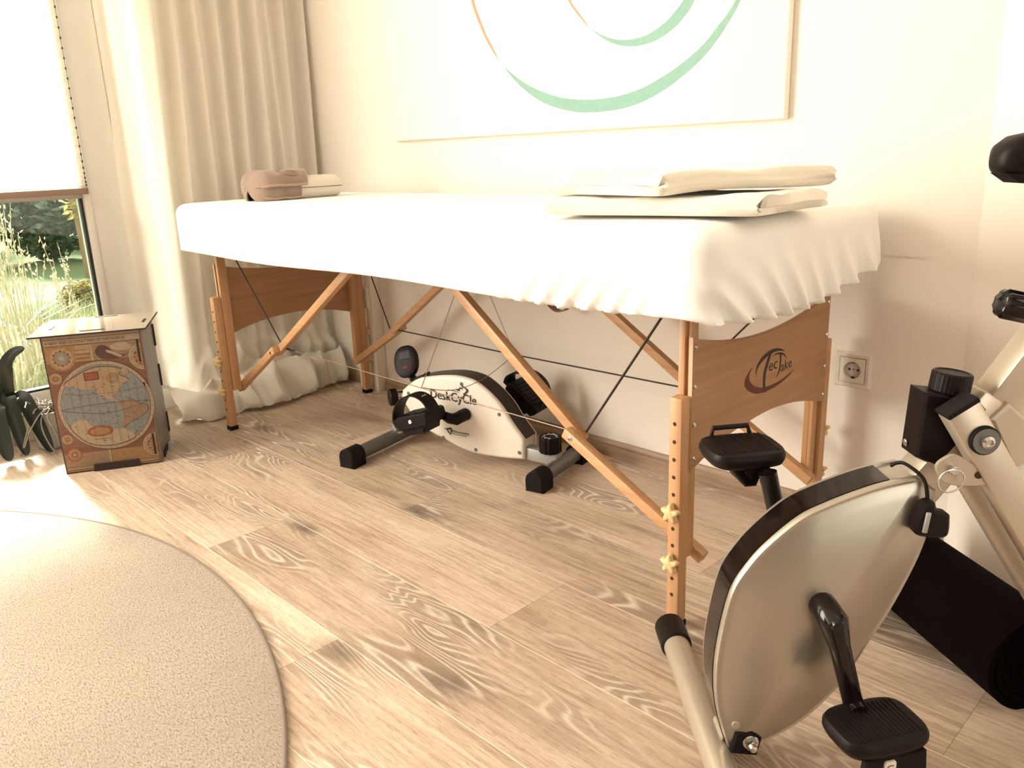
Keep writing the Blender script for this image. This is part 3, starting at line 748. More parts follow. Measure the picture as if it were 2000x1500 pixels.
# fitted sheet over the table
def make_sheet():
    x0, x1, y0, y1 = -1.842, 0.100, -0.064, 0.592; zt = 0.750; rc = 0.050
    per = []
    def arc(cx, cy, a0):
        for k in range(14): a = math.radians(a0+90*k/14); per.append((cx+rc*math.cos(a), cy+rc*math.sin(a), math.cos(a), math.sin(a)))
    def line(ax, ay, bx_, by_, nx, ny):
        n = max(2, int(math.hypot(bx_-ax, by_-ay)/0.0045))
        for k in range(n): q = k/n; per.append((ax+(bx_-ax)*q, ay+(by_-ay)*q, nx, ny))
    line(x0+rc, y0, x1-rc, y0, 0, -1); arc(x1-rc, y0+rc, -90)
    line(x1, y0+rc, x1, y1-rc, 1, 0); arc(x1-rc, y1-rc, 0)
    line(x1-rc, y1, x0+rc, y1, 0, 1); arc(x0+rc, y1-rc, 90)
    line(x0, y1-rc, x0, y0+rc, -1, 0); arc(x0+rc, y0+rc, 180)
    N = len(per)
    def ridge(a): return (0.5+0.5*math.cos(2*a))**1.7
    def prof(i, s):
        """s 0 at the top rim .. 1 at the hem: outward offset and height"""
        px, py, nx, ny = per[i]
        re = 0.034
        hem = 0.606
        endw = max(0, nx); frw = max(0, -ny); fw = max(0, 1-abs((px+0.19)/0.22)) if frw > 0.5 else 0
        if endw > 0: hem += endw*(-0.012-0.012*math.sin((py-0.02)*7.0)+0.022*max(0, (py-0.35)/0.24))
        hem += frw*0.004*math.sin(px*6.0)
        H = zt-hem
        if s < 0.30:
            a = s/0.30*PI/2; off = -re*(1-math.sin(a)); z = zt-re*(1-math.cos(a))
        else:
            q = (s-0.30)/0.70; off = 0; z = zt-re-(H-re)*q
        v = max(0, (s-0.34)/0.66)
        if endw > 0.15:
            w = endw*v**1.25*min(1, max(0, (py+0.075)/0.05))
            ph = (py-0.05*(v-0.2)*(1+2*(1-min(1, py/0.5))))
            k1 = ridge(ph*40+2.6*mnoise.noise((py*5, 0.4, 1)))
            k2 = ridge(ph*118+2.0*mnoise.noise((py*9, 2.4, 1)))
            mod = 0.45+0.9*max(0, mnoise.noise((py*6.0, 7.7, 0.3))+0.35)
            off += w*mod*(0.017*k1+0.0028*k2)-0.005*w
            if py > 0.5: off += 0.020*v*(py-0.5)/0.09
            z -= w*0.003*(k1-0.3)
        if fw > 0:
            ph = px-0.14*(1-v)*(1.0)
            k1 = ridge((px-0.75*(z-0.60))*62+1.1*mnoise.noise((px*4, 0, 0)))
            k2 = ridge(px*190)
            w = fw**0.7*v
            off += w**1.1*(0.017*k1)+0.0025*k2*v**4*fw-0.003*w
            z -= 0.002*k2*v**5*fw
        if frw > 0.5 and fw == 0:
            off += 0.0018*v*mnoise.noise((px*5, z*9, 3))+0.002*v**3*mnoise.noise((px*30, z*5, 8))
        return off, z
    bm = B(); SS = [0, .06, .12, .18, .24, .30, .36, .42, .48, .54, .60, .66, .72, .77, .82, .86, .90, .94, .97, 1.0]
    rings = []
    for ins, dz in ((0.28, 0.004), (0.18, 0.004), (0.09, 0.0035), (0.06, 0.002)):
        ring = []
        for px, py, nx, ny in per:
            cx = min(max(px, x0+0.30), x1-0.30); cyy = (y0+y1)/2
            qx = px-nx*ins if abs(nx) > 0 else px; qy = py-ny*ins if abs(ny) > 0 else py
            if ins > 0.05:
                k = 1-ins/(0.329); qx = max(x0+ins, min(x1-ins, px)); qy = cyy+(py-cyy)*k
            ring.append(bm.verts.new((qx, qy, zt+dz+0.0008*mnoise.noise((qx*5, qy*5, 1)))))
        rings.append(ring)
    for s in SS:
        ring = []
        for i in range(N):
            o, z = prof(i, s); px, py, nx, ny = per[i]
            ring.append(bm.verts.new((px+nx*o, min(YW-0.004, py+ny*o), z)))
        rings.append(ring)
    ring = []
    for i in range(N):                                   # elastic hem turned under
        o, z = prof(i, 1.0); px, py, nx, ny = per[i]
        ring.append(bm.verts.new((px+nx*(o-0.012), min(YW-0.004, py+ny*(o-0.012)), z-0.004)))
    rings.append(ring); ring = []
    for i in range(N):
        o, z = prof(i, 1.0); px, py, nx, ny = per[i]
        ring.append(bm.verts.new((px+nx*(-0.035), py+ny*(-0.035), z+0.006)))
    rings.append(ring)
    for a, b in zip(rings[:-1], rings[1:]):
        for i in range(N): bm.faces.new((a[i], a[(i+1) % N], b[(i+1) % N], b[i]))
    bm.faces.new(rings[0])
    o = mk('fitted_sheet', bm, 'sheet', smooth=80)
    tag(o, 'white elasticated fitted sheet stretched over the massage table top', 'bed sheet')
make_sheet()

# folded blankets: a thick cloth doubled over, bend along one edge, swept across a quadrilateral
def folded(A, Bq, C, D, z0, th, bend_front, seed, label, lift, layers=2):
    A, Bq, C, D = (Vector(p) for p in (A, Bq, C, D))
    Lw = ((D-A).length if bend_front else (Bq-A).length)
    prof = []
    for k in range(layers):
        zc = th*(k+.5); a, b = (0.0, Lw) if (k % 2 == 0) != bend_front else (Lw, 0.0)
        s_ = 1 if b > a else -1; r = th*.5
        st = a+s_*(.004+.012*((k*7+seed*3) % 3)/3) if k == 0 or k == layers-1 else a+s_*r*.7
        prof += [(st if k == 0 else a+s_*r*.9, zc), (a+s_*Lw*.3, zc), (a+s_*Lw*.6, zc)]
        if k < layers-1: prof += [(b-s_*r*1.0, zc+.0002), (b-s_*r*.12, zc+th*.28), (b-s_*r*.12, zc+th*.72)]
        else: prof += [(b-s_*.010, zc)]
    P = catmull(prof, 6); n = len(P); nrm = []
    for i in range(n):
        d = P[min(i+1, n-1)]-P[max(i-1, 0)]; d.normalize(); nrm.append(Vector((-d.y, d.x, 0)))
    t2 = th*.485; off = [t2*min(1, (0.35+min(i, n-1-i)/4)) for i in range(n)]
    outl = [P[i]+nrm[i]*off[i] for i in range(n)]+[P[i]-nrm[i]*off[i] for i in range(n-1, -1, -1)]
    NK = 60; V = []; H = th*layers
    bm = B()
    for k in range(NK+1):
        u = k/NK; row = []; e = min(1, min(u, 1-u)/.05); rd = math.sqrt(max(0, 1-(1-e)**2))
        for p in outl:
            w = max(0, min(1, p.x/Lw)); over = p.x/Lw-w
            if bend_front: a, v = u, w
            else: a, v = w, u
            xy = (A*(1-a)+Bq*a)*(1-v)+(D*(1-a)+C*a)*v
            xy = xy+((D-A).normalized() if bend_front else (Bq-A).normalized())*over*Lw
            zz = p.y/H
            g = 0.0035*mnoise.noise((xy.x*9+seed, xy.y*9, zz*2.5))+0.002*mnoise.noise((xy.x*22+seed, xy.y*22, zz*6))
            zq = H/2+(p.y-H/2)*(0.90+0.10*rd)
            z = z0+lift(a, v)+zq+g*zz*1.6
            sh = 0.012*mnoise.noise((seed+zz*4.2, xy.x*6, xy.y*6))*(1-0.55*e)+0.004*math.sin(zz*13+seed)*(1-e)
            dv = (Bq-A).normalized() if bend_front else (D-A).normalized()
            xy = xy+dv*sh+Vector((0.004*mnoise.noise((xy.y*8, zz*3, seed)), 0))
            row.append(bm.verts.new((xy.x, xy.y, z)))
        V.append(row)
    m = len(outl)
    for a, b in zip(V[:-1], V[1:]):
        for j in range(m): bm.faces.new((a[j], a[(j+1) % m], b[(j+1) % m], b[j]))
    for r in (V[0][::-1], V[-1]):
        for j in range(n-1): bm.faces.new((r[j], r[j+1], r[m-2-j], r[m-1-j]))
    o = mk('folded_blanket', bm, 'blanket', smooth=70)
    return tag(o, label, 'blanket', 'folded blankets on the massage table')
ZS = 0.7545
folded((-.252, -.046), (.120, .040), (.116, .285), (-.27, .215), ZS+.0035, .0150, True, 1, 'lower of the two folded cream blankets lying directly on the white sheet',
       lambda a, v: 0.0)
folded((-.256, -.040), (-.025, -.012), (.118, .285), (-.285, .225), ZS+.0395, .0175, False, 5, 'upper of the two folded cream blankets on top of the stack',
       lambda a, v: 0.002*math.sin(v*5)-0.004*max(0, 1-v*4)*a)

# head cushion with a brown towel over its near end
def make_cushion():
    t = empty('head_cushion', (-1.56, 0.205, 0.7515), 'cream vinyl head cushion at the far left end of the massage table', 'cushion')
    bm = B(); L0, L1 = -0.112, 0.165; wx = 0.064; h = 0.070; V = []; NS = 44
    for k in range(29):
        u = k/28; y = L0+(L1-L0)*u; e = min(1, min(u, 1-u)/0.14); q = math.sqrt(max(0.0, 1-(1-e)**2)); q = 0.25+0.75*q
        row = []
        for j in range(NS):
            a = 2*PI*j/NS; c, s = math.cos(a), math.sin(a)
            sx = math.copysign(abs(c)**0.55, c); sz = math.copysign(abs(s)**0.6, s)
            row.append(bm.verts.new((wx*sx*q, y, h/2+h/2*sz*q*(1 if s > 0 else 1))))
        V.append(row)
    for a, b in zip(V[:-1], V[1:]):
        for j in range(NS): bm.faces.new((a[j], a[(j+1) % NS], b[(j+1) % NS], b[j]))
    bm.faces.new(V[0][::-1]); bm.faces.new(V[-1])
    mk('cover', bm, 'cushion', t, 70)
    bm = B(); pts = []
    for k in range(29):
        u = k/28; y = L0+(L1-L0)*u; e = min(1, min(u, 1-u)/0.14); q = 0.25+0.75*math.sqrt(max(0.0, 1-(1-e)**2))
        pts.append((wx*q, y))
    ring = [(x, y, h/2) for x, y in pts]+[(-x, y, h/2) for x, y in pts[::-1]]
    tube(bm, ring, 0.0013, 6, closed=True); mk('seam_piping', bm, 'seam', t)
    # towel: an under layer wrapped round the near end, an upper flap and a rolled lower lip
    def wrap(y, a, g):
        u = (y-0.064)/0.150; q = math.sqrt(max(0.0, 1-(1-min(1, max(0, u)/0.22))**2))
        c, s = math.cos(a), math.sin(a); sx = math.copysign(abs(c)**0.6, c); sz = math.copysign(abs(s)**0.65, s)
        g = g+0.004*mnoise.noise((y*40, a*2.2, 4))+0.007*max(0, mnoise.noise((y*26, a*1.6, 9)))
        return Vector((-1.56+(wx+g+0.004)*sx*max(q, 0.01), y, max(0.7535, 0.7515+h/2+(h/2+g+0.004)*sz*max(q, 0.01))))
    tw = empty('hand_towel', (-1.56, 0.14, 0.7515), 'brown terry towel wrapped over the near end of the head cushion', 'towel')
    def sheet(bm, a0, a1, g, y0, y1, NU=36, NV=54, skew=0.0):
        G = [[bm.verts.new(wrap(y0+(y1-y0)*i/NU+skew*math.sin(3.0*j/NV)*(i/NU), a0+(a1-a0)*j/NV, g(i/NU, j/NV))) for j in range(NV+1)] for i in range(NU+1)]
        return [bm.faces.new((G[i][j], G[i+1][j], G[i+1][j+1], G[i][j+1])) for i in range(NU) for j in range(NV)]
    bm = B()
    sheet(bm, -1.35, PI+1.2, lambda u, v: 0.002, 0.0640, 0.200, 60)
    sheet(bm, 0.10, PI+0.2, lambda u, v: 0.010+0.004*math.sin(u*7)*(1-v), 0.0645, 0.214, 60, skew=0.012)
    sheet(bm, -1.30, -0.42, lambda u, v: 0.012-0.006*v, 0.074, 0.196, NV=14)
    bmesh.ops.recalc_face_normals(bm, faces=bm.faces)
    bmesh.ops.solidify(bm, geom=bm.faces[:], thickness=-0.004)
    part('terry_cloth', bm, 'towel', tw, None, 70)
    bm = B()
    tube(bm, [wrap(0.075+0.139*i/30, 0.10, 0.013+0.004*math.sin(i/30*7)) for i in range(31)], 0.0042, 7)
    tube(bm, [wrap(0.080+0.116*i/30, -0.42, 0.007) for i in range(31)], 0.0040, 7)
    tube(bm, [wrap(0.214+0.012*math.sin(3.0*i/40), 0.10+(PI+0.1)*i/40, 0.013) for i in range(41)], 0.0042, 7)
    for k in range(6):
        tube(bm, [wrap(0.090+0.118*i/30, 0.75+0.13*k, 0.0135) for i in range(31)], 0.0015, 5)
    part('hem', bm, 'towelhem', tw, None, 60)
make_cushion()

# ================================================================== under-desk pedal exerciser
def make_pedal_exerciser():
    BD = Vector((0.972, 0.235, 0)); TD = Vector((0.235, -0.972, 0))
    K = lambda b, t, z: BD*b+TD*t+Vector((0, 0, z))
    fn = lambda b, z, t: K(b, t, z)
    org = K(-0.82, -0.57, 0)
    t = empty('pedal_exerciser', org, 'white and black mini pedal exerciser on the floor under the massage table', 'exercise machine', math.atan2(0.235, 0.972))
    O = [(-1.066, .187), (-1.02, .222), (-.976, .239), (-.888, .254), (-.834, .254), (-.791, .244), (-.744, .215), (-.708, .181), (-.678, .14), (-.640, .096)]
    bot = [(-.642, .037), (-.705, .030), (-.803, .027), (-.870, .038), (-.919, .055), (-.981, .075), (-1.035, .115), (-1.068, .160)]
    top = [(p.x, p.y) for p in catmull(O, 5)]; low = [(p.x, p.y) for p in catmull(bot, 4)]
    poly = top+low
    bm = B()
    stack(bm, [(shrink(inset(poly, .010), .6), -.5390), (inset(poly, .010), -.5395), (inset(poly, .004), -.5412), (poly, -.546), (poly, -.553), (inset(poly, .004), -.554), (inset(poly, .004), -.604), (poly, -.605), (poly, -.612), (inset(poly, .006), -.618)], fn)
    sh = part('shell', bm, 'dcwhite', t, None, 50)
    bm = B(); cov = top[3:]; inn = inset(poly, -.0028)[3:len(top)]; in2 = inset(poly, .012)[3:len(top)]
    stack(bm, [(inn+in2[::-1], -.5535), (inn+in2[::-1], -.6045)], fn); part('cover_strip', bm, 'dcbrown', t, None, 40)
    for b, z in ((-.841, .2355), (-.717, .161), (-.919, .061), (-.803, .041), (-.655, .057), (-1.039, .183)):
        bm = B(); cyl(bm, K(b, -.5395, z), K(b, -.5370, z), .0052, 14, 0, .0006); part('screw', bm, 'grey', t, sh)
    # lettering on the near side
    bm = B(); ux = BD*1.0+Vector((0, 0, -.012)); m = frame(K(-.957, -.5372, .181), ux, (0, 0, 1))
    text(bm, 'DeskCyCle', .0385, m, depth=.0006, sx=.93)
    f2 = lambda b, z, d: K(b, -.5376+d, z)
    strip(bm, [(-.862, .216), (-.85, .2135), (-.846, .222), (-.838, .219)], [(-.862, .219), (-.851, .218), (-.847, .2255), (-.838, .224)], f2, 0, .0005)
    strip(bm, [(-.842, .229), (-.826, .2215), (-.827, .214), (-.837, .207)], [(-.836, .231), (-.819, .221), (-.822, .212), (-.834, .204)], f2, 0, .0005)
    strip(bm, [(-.89, .2135), (-.87, .2125), (-.851, .2105)], [(-.89, .2118), (-.87, .2108), (-.851, .2090)], f2, 0, .0005)
    part('wordmark', bm, 'ink', t, sh, 0); bm = B()
    strip(bm, [(-.911, .0905), (-.90, .0935), (-.887, .0965)], [(-.911, .0885), (-.90, .0905), (-.890, .0895)], f2, 0, .0005)
    strip(bm, [(-.893, .0965), (-.889, .087), (-.890, .074)], [(-.887, .0965), (-.884, .087), (-.890, .074)], f2, 0, .0005)
    strip(bm, [(-.904, .090), (-.898, .081), (-.891, .074)], [(-.900, .090), (-.894, .081), (-.888, .074)], f2, 0, .0005)
    text(bm, '3Dinnovations', .0105, frame(K(-.885, -.5372, .0835), ux, (0, 0, 1)), depth=.0005, sx=1.0)
    strip(bm, [(-.884, .0795), (-.86, .079), (-.832, .0785)], [(-.884, .078), (-.86, .0775), (-.832, .077)], f2, 0, .0005)
    part('maker_mark', bm, 'ink', t, sh, 0)
    # stabiliser bars with rubber end caps
    def bar(b, t0, t1):
        bm = B(); cyl(bm, K(b, t0, .028), K(b, t1, .028), .021, 24); s = part('stabiliser_bar', bm, 'grey', t)
        for ta, tb in ((t0, t0-.052), (t1, t1+.052)):
            P = [(-.027, .0), (.027, .0), (.028, .03)]+[(.028*math.cos(a), .030+.028*math.sin(a)) for a in [PI*k/10 for k in range(1, 10)]]+[(-.028, .03)]
            bm = B(); s0, s1 = (ta+.004, tb) if tb < ta else (ta-.004, tb)
            g = lambda x, z, d: K(b+x, d, z)
            stack(bm, [(inset(P, .004), s0), (P, s0+(.004 if s1 > s0 else -.004)), (P, s1)], g)
            part('rubber_cap', bm, 'blackmatte', t, s, 40)
    bar(-1.122, -.338, -.79); bar(-.545, -.432, -.712)
    bm = B(); beam(bm, K(-.655, -.570, .052), K(-.545, -.570, .046), .036, .036, TD, .003); part('rear_beam', bm, 'greylight', t)
    bm = B(); beam(bm, K(-1.02, -.570, .105), K(-1.122, -.570, .045), .034, .034, TD, .003); part('front_beam', bm, 'greylight', t)
    bm = B(); beam(bm, K(-1.04, -.49, .078), K(-1.04, -.49, .115), .020, .018, TD, .002); part('latch', bm, 'steel', t)
    # resistance knob
    bm = B(); c = K(-.572, -.570, .064)
    P = [(0.031*(1+.035*math.cos(14*a))*math.cos(a), 0.031*(1+.035*math.cos(14*a))*math.sin(a)) for a in [2*PI*k/112 for k in range(112)]]
    g = lambda x, y, d: c+Vector((x, y, d))
    stack(bm, [(inset(P, .001), 0), (P, .002), (P, .042), (inset(P, .003), .0455), (inset(P, .006), .0455), (inset(P, .0065), .044)], g); kn = part('resistance_knob', bm, 'black', t, None, 30)
    bm = B()
    ring = [(c+Vector((.017*math.cos(a), .017*math.sin(a), .0448))) for a in [0.3+5.2*k/30 for k in range(31)]]
    tube(bm, ring, .0008, 5); 
    for k in range(8):
        a = 0.4+5.0*k/7; box(bm, (-.0012, -.0018, 0), (.0012, .0018, .0009), 0, 0, Matrix.Translation(c+Vector((.021*math.cos(a), .021*math.sin(a), .0442))))
    part('dial_marks', bm, 'white', t, kn)
    # display on its arm
    nd = (TD*.88+BD*.12+Vector((0, 0, .42))).normalized(); uy = (Vector((0, 0, 1))-nd*nd.z); uy.normalize(); ux = uy.cross(nd)
    q = math.radians(-16); ux, uy = ux*math.cos(q)-uy*math.sin(q), uy*math.cos(q)+ux*math.sin(q)
    cd = K(-1.066, -.570, .272)
    E_ = []
    for k in range(44):
        a = 2*PI*k/44; c_, s_ = math.cos(a), math.sin(a); E_.append((.040*math.copysign(abs(c_)**.85, c_), .050*math.copysign(abs(s_)**.85, s_)*(1 if s_ > 0 else 1.02)))
    g = lambda x, y, d: cd+ux*x+uy*y+nd*d
    bm = B(); stack(bm, [(inset(E_, .012), -.022), (inset(E_, .003), -.016), (E_, -.004), (inset(E_, .002), .003), (inset(E_, .007), .005), (inset(E_, .02), .0055)], g); ds = part('display', bm, 'black', t, None, 50)
    bm = B(); plate(bm, [(-.018, .006), (.018, .006), (.018, .030), (-.018, .030)], g, .0052, .0064, .0004); part('display_window', bm, 'screen', t, ds)
    bm = B(); plate(bm, [(.010*math.cos(2*PI*k/20), -.020+.006*math.sin(2*PI*k/20)) for k in range(20)], g, .0052, .0066, .0005); part('red_button', bm, 'redbtn', t, ds)
    bm = B(); beam(bm, K(-1.052, -.570, .232), K(-1.030, -.570, .212), .024, .010, TD, .002); beam(bm, K(-1.045, -.570, .216), K(-.985, -.570, .244), .026, .006, TD, .001); part('display_arm', bm, 'blackgloss', t)
    # carrying stub at the front end
    ax = (-BD*.62+TD*.78).normalized(); p0 = K(-1.072, -.575, .163)
    bm = B(); cyl(bm, p0, p0+ax*.050, .0205, 22); st = part('front_tube', bm, 'steel', t)
    bm = B(); cyl(bm, p0+ax*.034, p0+ax*.058, .0265, 24, 0, .003); part('tube_cap', bm, 'black', t, st)
    # cranks and pedals
    hub = (-.829, .147)
    def pedal(cx, cz, tc, ang, sgn):
        """pedal block centred at (cx, tc, cz), rotated ang about the axle"""
        ca, sa = math.cos(ang), math.sin(ang)
        G = lambda x, z, d: K(cx+x*ca-z*sa, tc+d, cz+x*sa+z*ca)
        bm = B()
        P = [(-.060, -.010), (-.050, -.022), (.052, -.022), (.060, -.008), (.060, .012), (.052, .017), (-.050, .017), (-.060, .010)]
        plate(bm, P, G, -.045, .045, .004)
        plate(bm, [(-.040, -.040), (.030, -.040), (.040, -.020), (-.050, -.020)], G, -.038, .038, .003)
        for k in range(7): plate(bm, [(-.045+.0135*k, .016), (-.039+.0135*k, .016), (-.039+.0135*k, .0195), (-.045+.0135*k, .0195)], G, -.036, .036)
        pd = part('pedal', bm, 'black', t, None, 30)
        bm = B(); A = [tuple(p[:2]) for p in catmull([(-.080, -.014), (-.084, .010), (-.066, .043), (-.030, .067), (.014, .068), (.046, .046), (.061, .006)], 6)]
        Bq = [tuple(p[:2]) for p in catmull([(-.060, -.014), (-.078, .010), (-.062, .040), (-.029, .0635), (.013, .0645), (.042, .044), (.057, .006)], 6)]
        stack(bm, [(A+Bq[::-1], -.024), (A+Bq[::-1], .024)], G); sp_ = part('foot_strap', bm, 'black', t, pd, 40)
        bm = B(); cyl(bm, G(0, 0, sgn*.044), G(0, 0, sgn*.0475), .0062, 16, 0, .001); part('axle_nut', bm, 'steel', t, pd)
        for (x, z) in ((.036, .0555), (.0560, .022)):
            bm = B(); s2 = .0155
            beam(bm, G(x-.002, z+.0022, -.012), G(x-.002, z+.0022, .006), .002, .002, BD); part('strap_slot', bm, 'white', t, sp_)
        return pd
    bm = B(); tube(bm, [K(hub[0], -.536, hub[1]), K(hub[0]-.002, -.512, hub[1]), K(hub[0]-.004, -.492, hub[1]-.002), K(hub[0]-.020, -.484, hub[1]), K(hub[0]-.05, -.486, hub[1]+.008), K(hub[0]-.084, -.486, hub[1]+.012)], [.0185, .0185, .0185, .0155, .0115, .0135], 16)
    cr = part('crank', bm, 'black', t, None, 60)
    bm = B(); beam(bm, K(hub[0]-.030, -.4735, hub[1]+.004), K(hub[0]-.062, -.4735, hub[1]+.011), .001, .009, TD); part('crank_label', bm, 'blue', t, cr)
    bm = B(); cyl(bm, K(-.912, -.50, .158), K(-.912, -.44, .158), .007, 12); part('pedal_axle', bm, 'steel', t, cr)
    pedal(-.912, .158, -.430, math.radians(17), 1)
    bm = B(); tube(bm, [K(hub[0], -.616, hub[1]), K(hub[0], -.632, hub[1]), K(hub[0]+.02, -.646, hub[1]+.004), K(hub[0]+.11, -.648, hub[1]+.026)], [.0185, .0185, .0155, .012], 16); part('crank', bm, 'black', t, None, 60)
    pedal(-.716, .172, -.700, math.radians(-38), -1)
make_pedal_exerciser()

# ================================================================== exercise bike
def make_bike():
    BB = Vector((0.692, 0.722, 0)); TT = Vector((0.722, -0.692, 0))
    K = lambda b, t, z: BB*b+TT*t+Vector((0, 0, z))
    fn = lambda b, z, t: K(b, t, z)
    t = empty('exercise_bike', K(0.25, 0.335, 0), 'champagne and black folding exercise bike in the right foreground', 'exercise bike', math.atan2(0.722, 0.692))
    O = [(.006, .040), (-.002, .064), (-.014, .114), (-.018, .164), (-.014, .219), (0, .291), (.02, .329), (.046, .361), (.087, .397), (.123, .415), (.162, .43), (.196, .44), (.236, .4475)]
    R_ = [(.262, .428), (.258, .369), (.245, .319), (.218, .252), (.194, .206), (.17, .158), (.149, .126), (.117, .09), (.084, .065), (.048, .046), (.025, .038)]
    top = [(p.x, p.y) for p in catmull(O, 5)]; low = [(p.x, p.y) for p in catmull(R_, 4)]; poly = top+low
    bm = B()
    stack(bm, [*[(shrink(inset(poly, .012), k), .3715+.021*(1-k*k)) for k in (.12, .3, .45, .6, .72, .82, .91)], (inset(poly, .012), .372), (inset(poly, .0065), .3695), (inset(poly, .0055), .3695), (inset(poly, .0025), .3700), (poly, .3665), (poly, .3605), (inset(poly, .003), .3595),
               (inset(poly, .003), .3105), (poly, .3095), (poly, .3035), (inset(poly, .008), .298), (shrink(inset(poly, .008), .6), .2965)], fn)
    sh = part('shell', bm, 'champ', t, None, 40)
    n1 = len(top)-4
    inn = inset(poly, -.001)[2:n1]; in2 = inset(poly, .014)[2:n1]
    bm = B(); stack(bm, [(inn+in2[::-1], .3597), (inn+in2[::-1], .3103)], fn); part('gloss_strip', bm, 'blackgloss', t, None, 50)
    bm = B(); cyl(bm, K(.013, .371, .086), K(.013, .3760, .086), .006, 16, 0, .0008); part('cover_screw', bm, 'tube', t, sh)
    # foot tubes
    def foot(b, t0, t1):
        bm = B(); cyl(bm, K(b, t0+.02, .027), K(b, t1-.02, .027), .0225, 32); f = part('foot_tube', bm, 'tube', t, None, 40)
        for a, c in ((t0, t0+.068), (t1, t1-.068)):
            bm = B(); cyl(bm, K(b, a, .027), K(b, c, .027), .0268, 32, 0, .004); part('end_cap', bm, 'black', t, f, 40)
    foot(-.010, .030, .66); foot(.605, .10, .62)
    bm = B(); P = [(-.004, .046), (.016, .022), (.040, .022), (.046, .060), (.030, .075), (.008, .075)]
    plate(bm, P, fn, .312, .358, .002); part('foot_bracket', bm, 'tube', t)
    bm = B(); plate(bm, [(.006, .040), (.044, .034), (.050, .062), (.036, .078), (.012, .074)], fn, .358, .378, .003); part('bracket_cover', bm, 'blackmatte', t)
    bm = B(); cyl(bm, K(.034, .377, .058), K(.034, .3795, .058), .0115, 22, 0, .001); cyl(bm, K(.034, .379, .058), K(.034, .387, .058), .008, 6); lathe(bm, [(.0065, .387), (.005, .393), (0, .395)], K(.034, 0, .058), TT, 14); part('cap_nut', bm, 'steel', t)
    # main tube, seat post, housing
    d = Vector((.0335, 0, .048)).normalized()
    bm = B(); beam(bm, K(.215, .335, .372), K(.338, .335, .543), .048, .050, TT, .004); part('main_tube', bm, 'tube', t)
    bm = B(); beam(bm, K(.328, .335, .510), K(.512, .335, .798), .044, .046, TT, .004); sp_ = part('seat_post', bm, 'tube', t)
    bm = B(); pn = (BB*-.82+Vector((0, 0, .572))); pn = (BB*-.97+Vector((0, 0, .24))).normalized(); p0 = K(.405, .335, .648)
    P = [(0.0185*(1+.045*math.cos(9*a))*math.cos(a), 0.0185*(1+.045*math.cos(9*a))*math.sin(a)) for a in [2*PI*k/80 for k in range(80)]]
    cyl(bm, p0, p0+pn*.045, .009, 14); u1 = TT; u2 = pn.cross(TT)
    g = lambda x, y, dd: p0+u1*x+u2*y+pn*dd
    stack(bm, [(inset(P, .004), .020), (P, .024), (P, .068), (inset(P, .003), .072), (inset(P, .006), .0735)], g); part('height_knob', bm, 'blackgloss', t, sp_, 40)
    bm = B(); plate(bm, [(.240, .558), (.310, .547), (.322, .532), (.266, .456), (.236, .471)], fn, .316, .360, .003); hs = part('tension_housing', bm, 'black', t, None, 30)
    bm = B(); cyl(bm, K(.236, .331, .482), K(.2335, .331, .4815), .0052, 14, 0, .0006); part('screw', bm, 'steel', t, hs)
    ax = Vector((0, 0, 1))*.985-BB*-.12; p0 = K(.279, .338, .540)
    P = [(0.0245*(1+.008*math.cos(30*a))*math.cos(a), 0.0245*(1+.008*math.cos(30*a))*math.sin(a)) for a in [2*PI*k/240 for k in range(240)]]
    a_ = ax.normalized(); u1 = a_.cross(Vector((0, 1, 0))).normalized(); u2 = a_.cross(u1)
    g = lambda x, y, dd: p0+u1*x+u2*y+a_*dd
    bm = B(); cyl(bm, p0, p0+a_*.02, .010, 16); stack(bm, [(inset(P, .002), .012), (P, .014), (P, .036), (inset(P, .002), .0385), (inset(P, .004), .0385), (inset(P, .006), .037)], g); part('tension_knob', bm, 'black', t, hs, 30)
    # rear legs
    la, lb = (.268, .547), (.600, .034)
    for tc in (.384, .286):
        if tc < .3: la = (.330, .4512)
        bm = B(); beam(bm, K(la[0], tc, la[1]), K(lb[0], tc, lb[1]), .032, .043, TT, .004); lg = part('rear_leg', bm, 'tube', t)
        dl = Vector((lb[0]-la[0], lb[1]-la[1])).normalized()
        if tc < .3: continue
        bm = B(); beam(bm, K(la[0]-dl.x*.005, tc, la[1]-dl.y*.005), K(la[0]+dl.x*.002, tc, la[1]+dl.y*.002), .0325, .0435, TT, .002); part('end_plug', bm, 'blackmatte', t, lg)
    bm = B(); cyl(bm, K(.295, .399, .508), K(.295, .407, .508), .0185, 28, 0, .001); part('washer', bm, 'blackmatte', t)
    bm = B(); cyl(bm, K(.295, .407, .508), K(.295, .4085, .508), .0165, 28); part('washer_plate', bm, 'grey', t)
    bm = B(); lathe(bm, [(.0085, 0), (.008, .004), (.005, .0065), (.0045, .004), (0, .004)], K(.295, .4085, .508), TT, 18); part('pivot_bolt', bm, 'steel', t)
    bm = B(); plate(bm, [(.325, .520), (.345, .541), (.368, .520), (.384, .483), (.378, .458), (.362, .452)], fn, .318, .366, .003); part('hinge_bracket', bm, 'tube', t)
    bm = B(); plate(bm, [(p.x, p.y) for p in catmull([(.243, .470), (.253, .484), (.270, .486), (.312, .458), (.318, .445), (.262, .447)], 4, True)], fn, .3905, .3955, .001); pl = part('lock_plate', bm, 'tube', t)
    bm = B(); cyl(bm, K(.262, .380, .469), K(.262, .405, .469), .0055, 16, 0, .001)
    pts = [K(.258+.016*math.cos(a), .406+.003*math.sin(a), .457+.0165*math.sin(a)) for a in [2*PI*k/36 for k in range(36)]]
    tube(bm, pts, .0011, 8, closed=True); part('pull_pin', bm, 'steel', t, pl)
    bm = B(); cyl(bm, K(.298, .3955, .459), K(.298, .3965, .459), .005, 14); part('rivet_hole', bm, 'hole', t, pl)
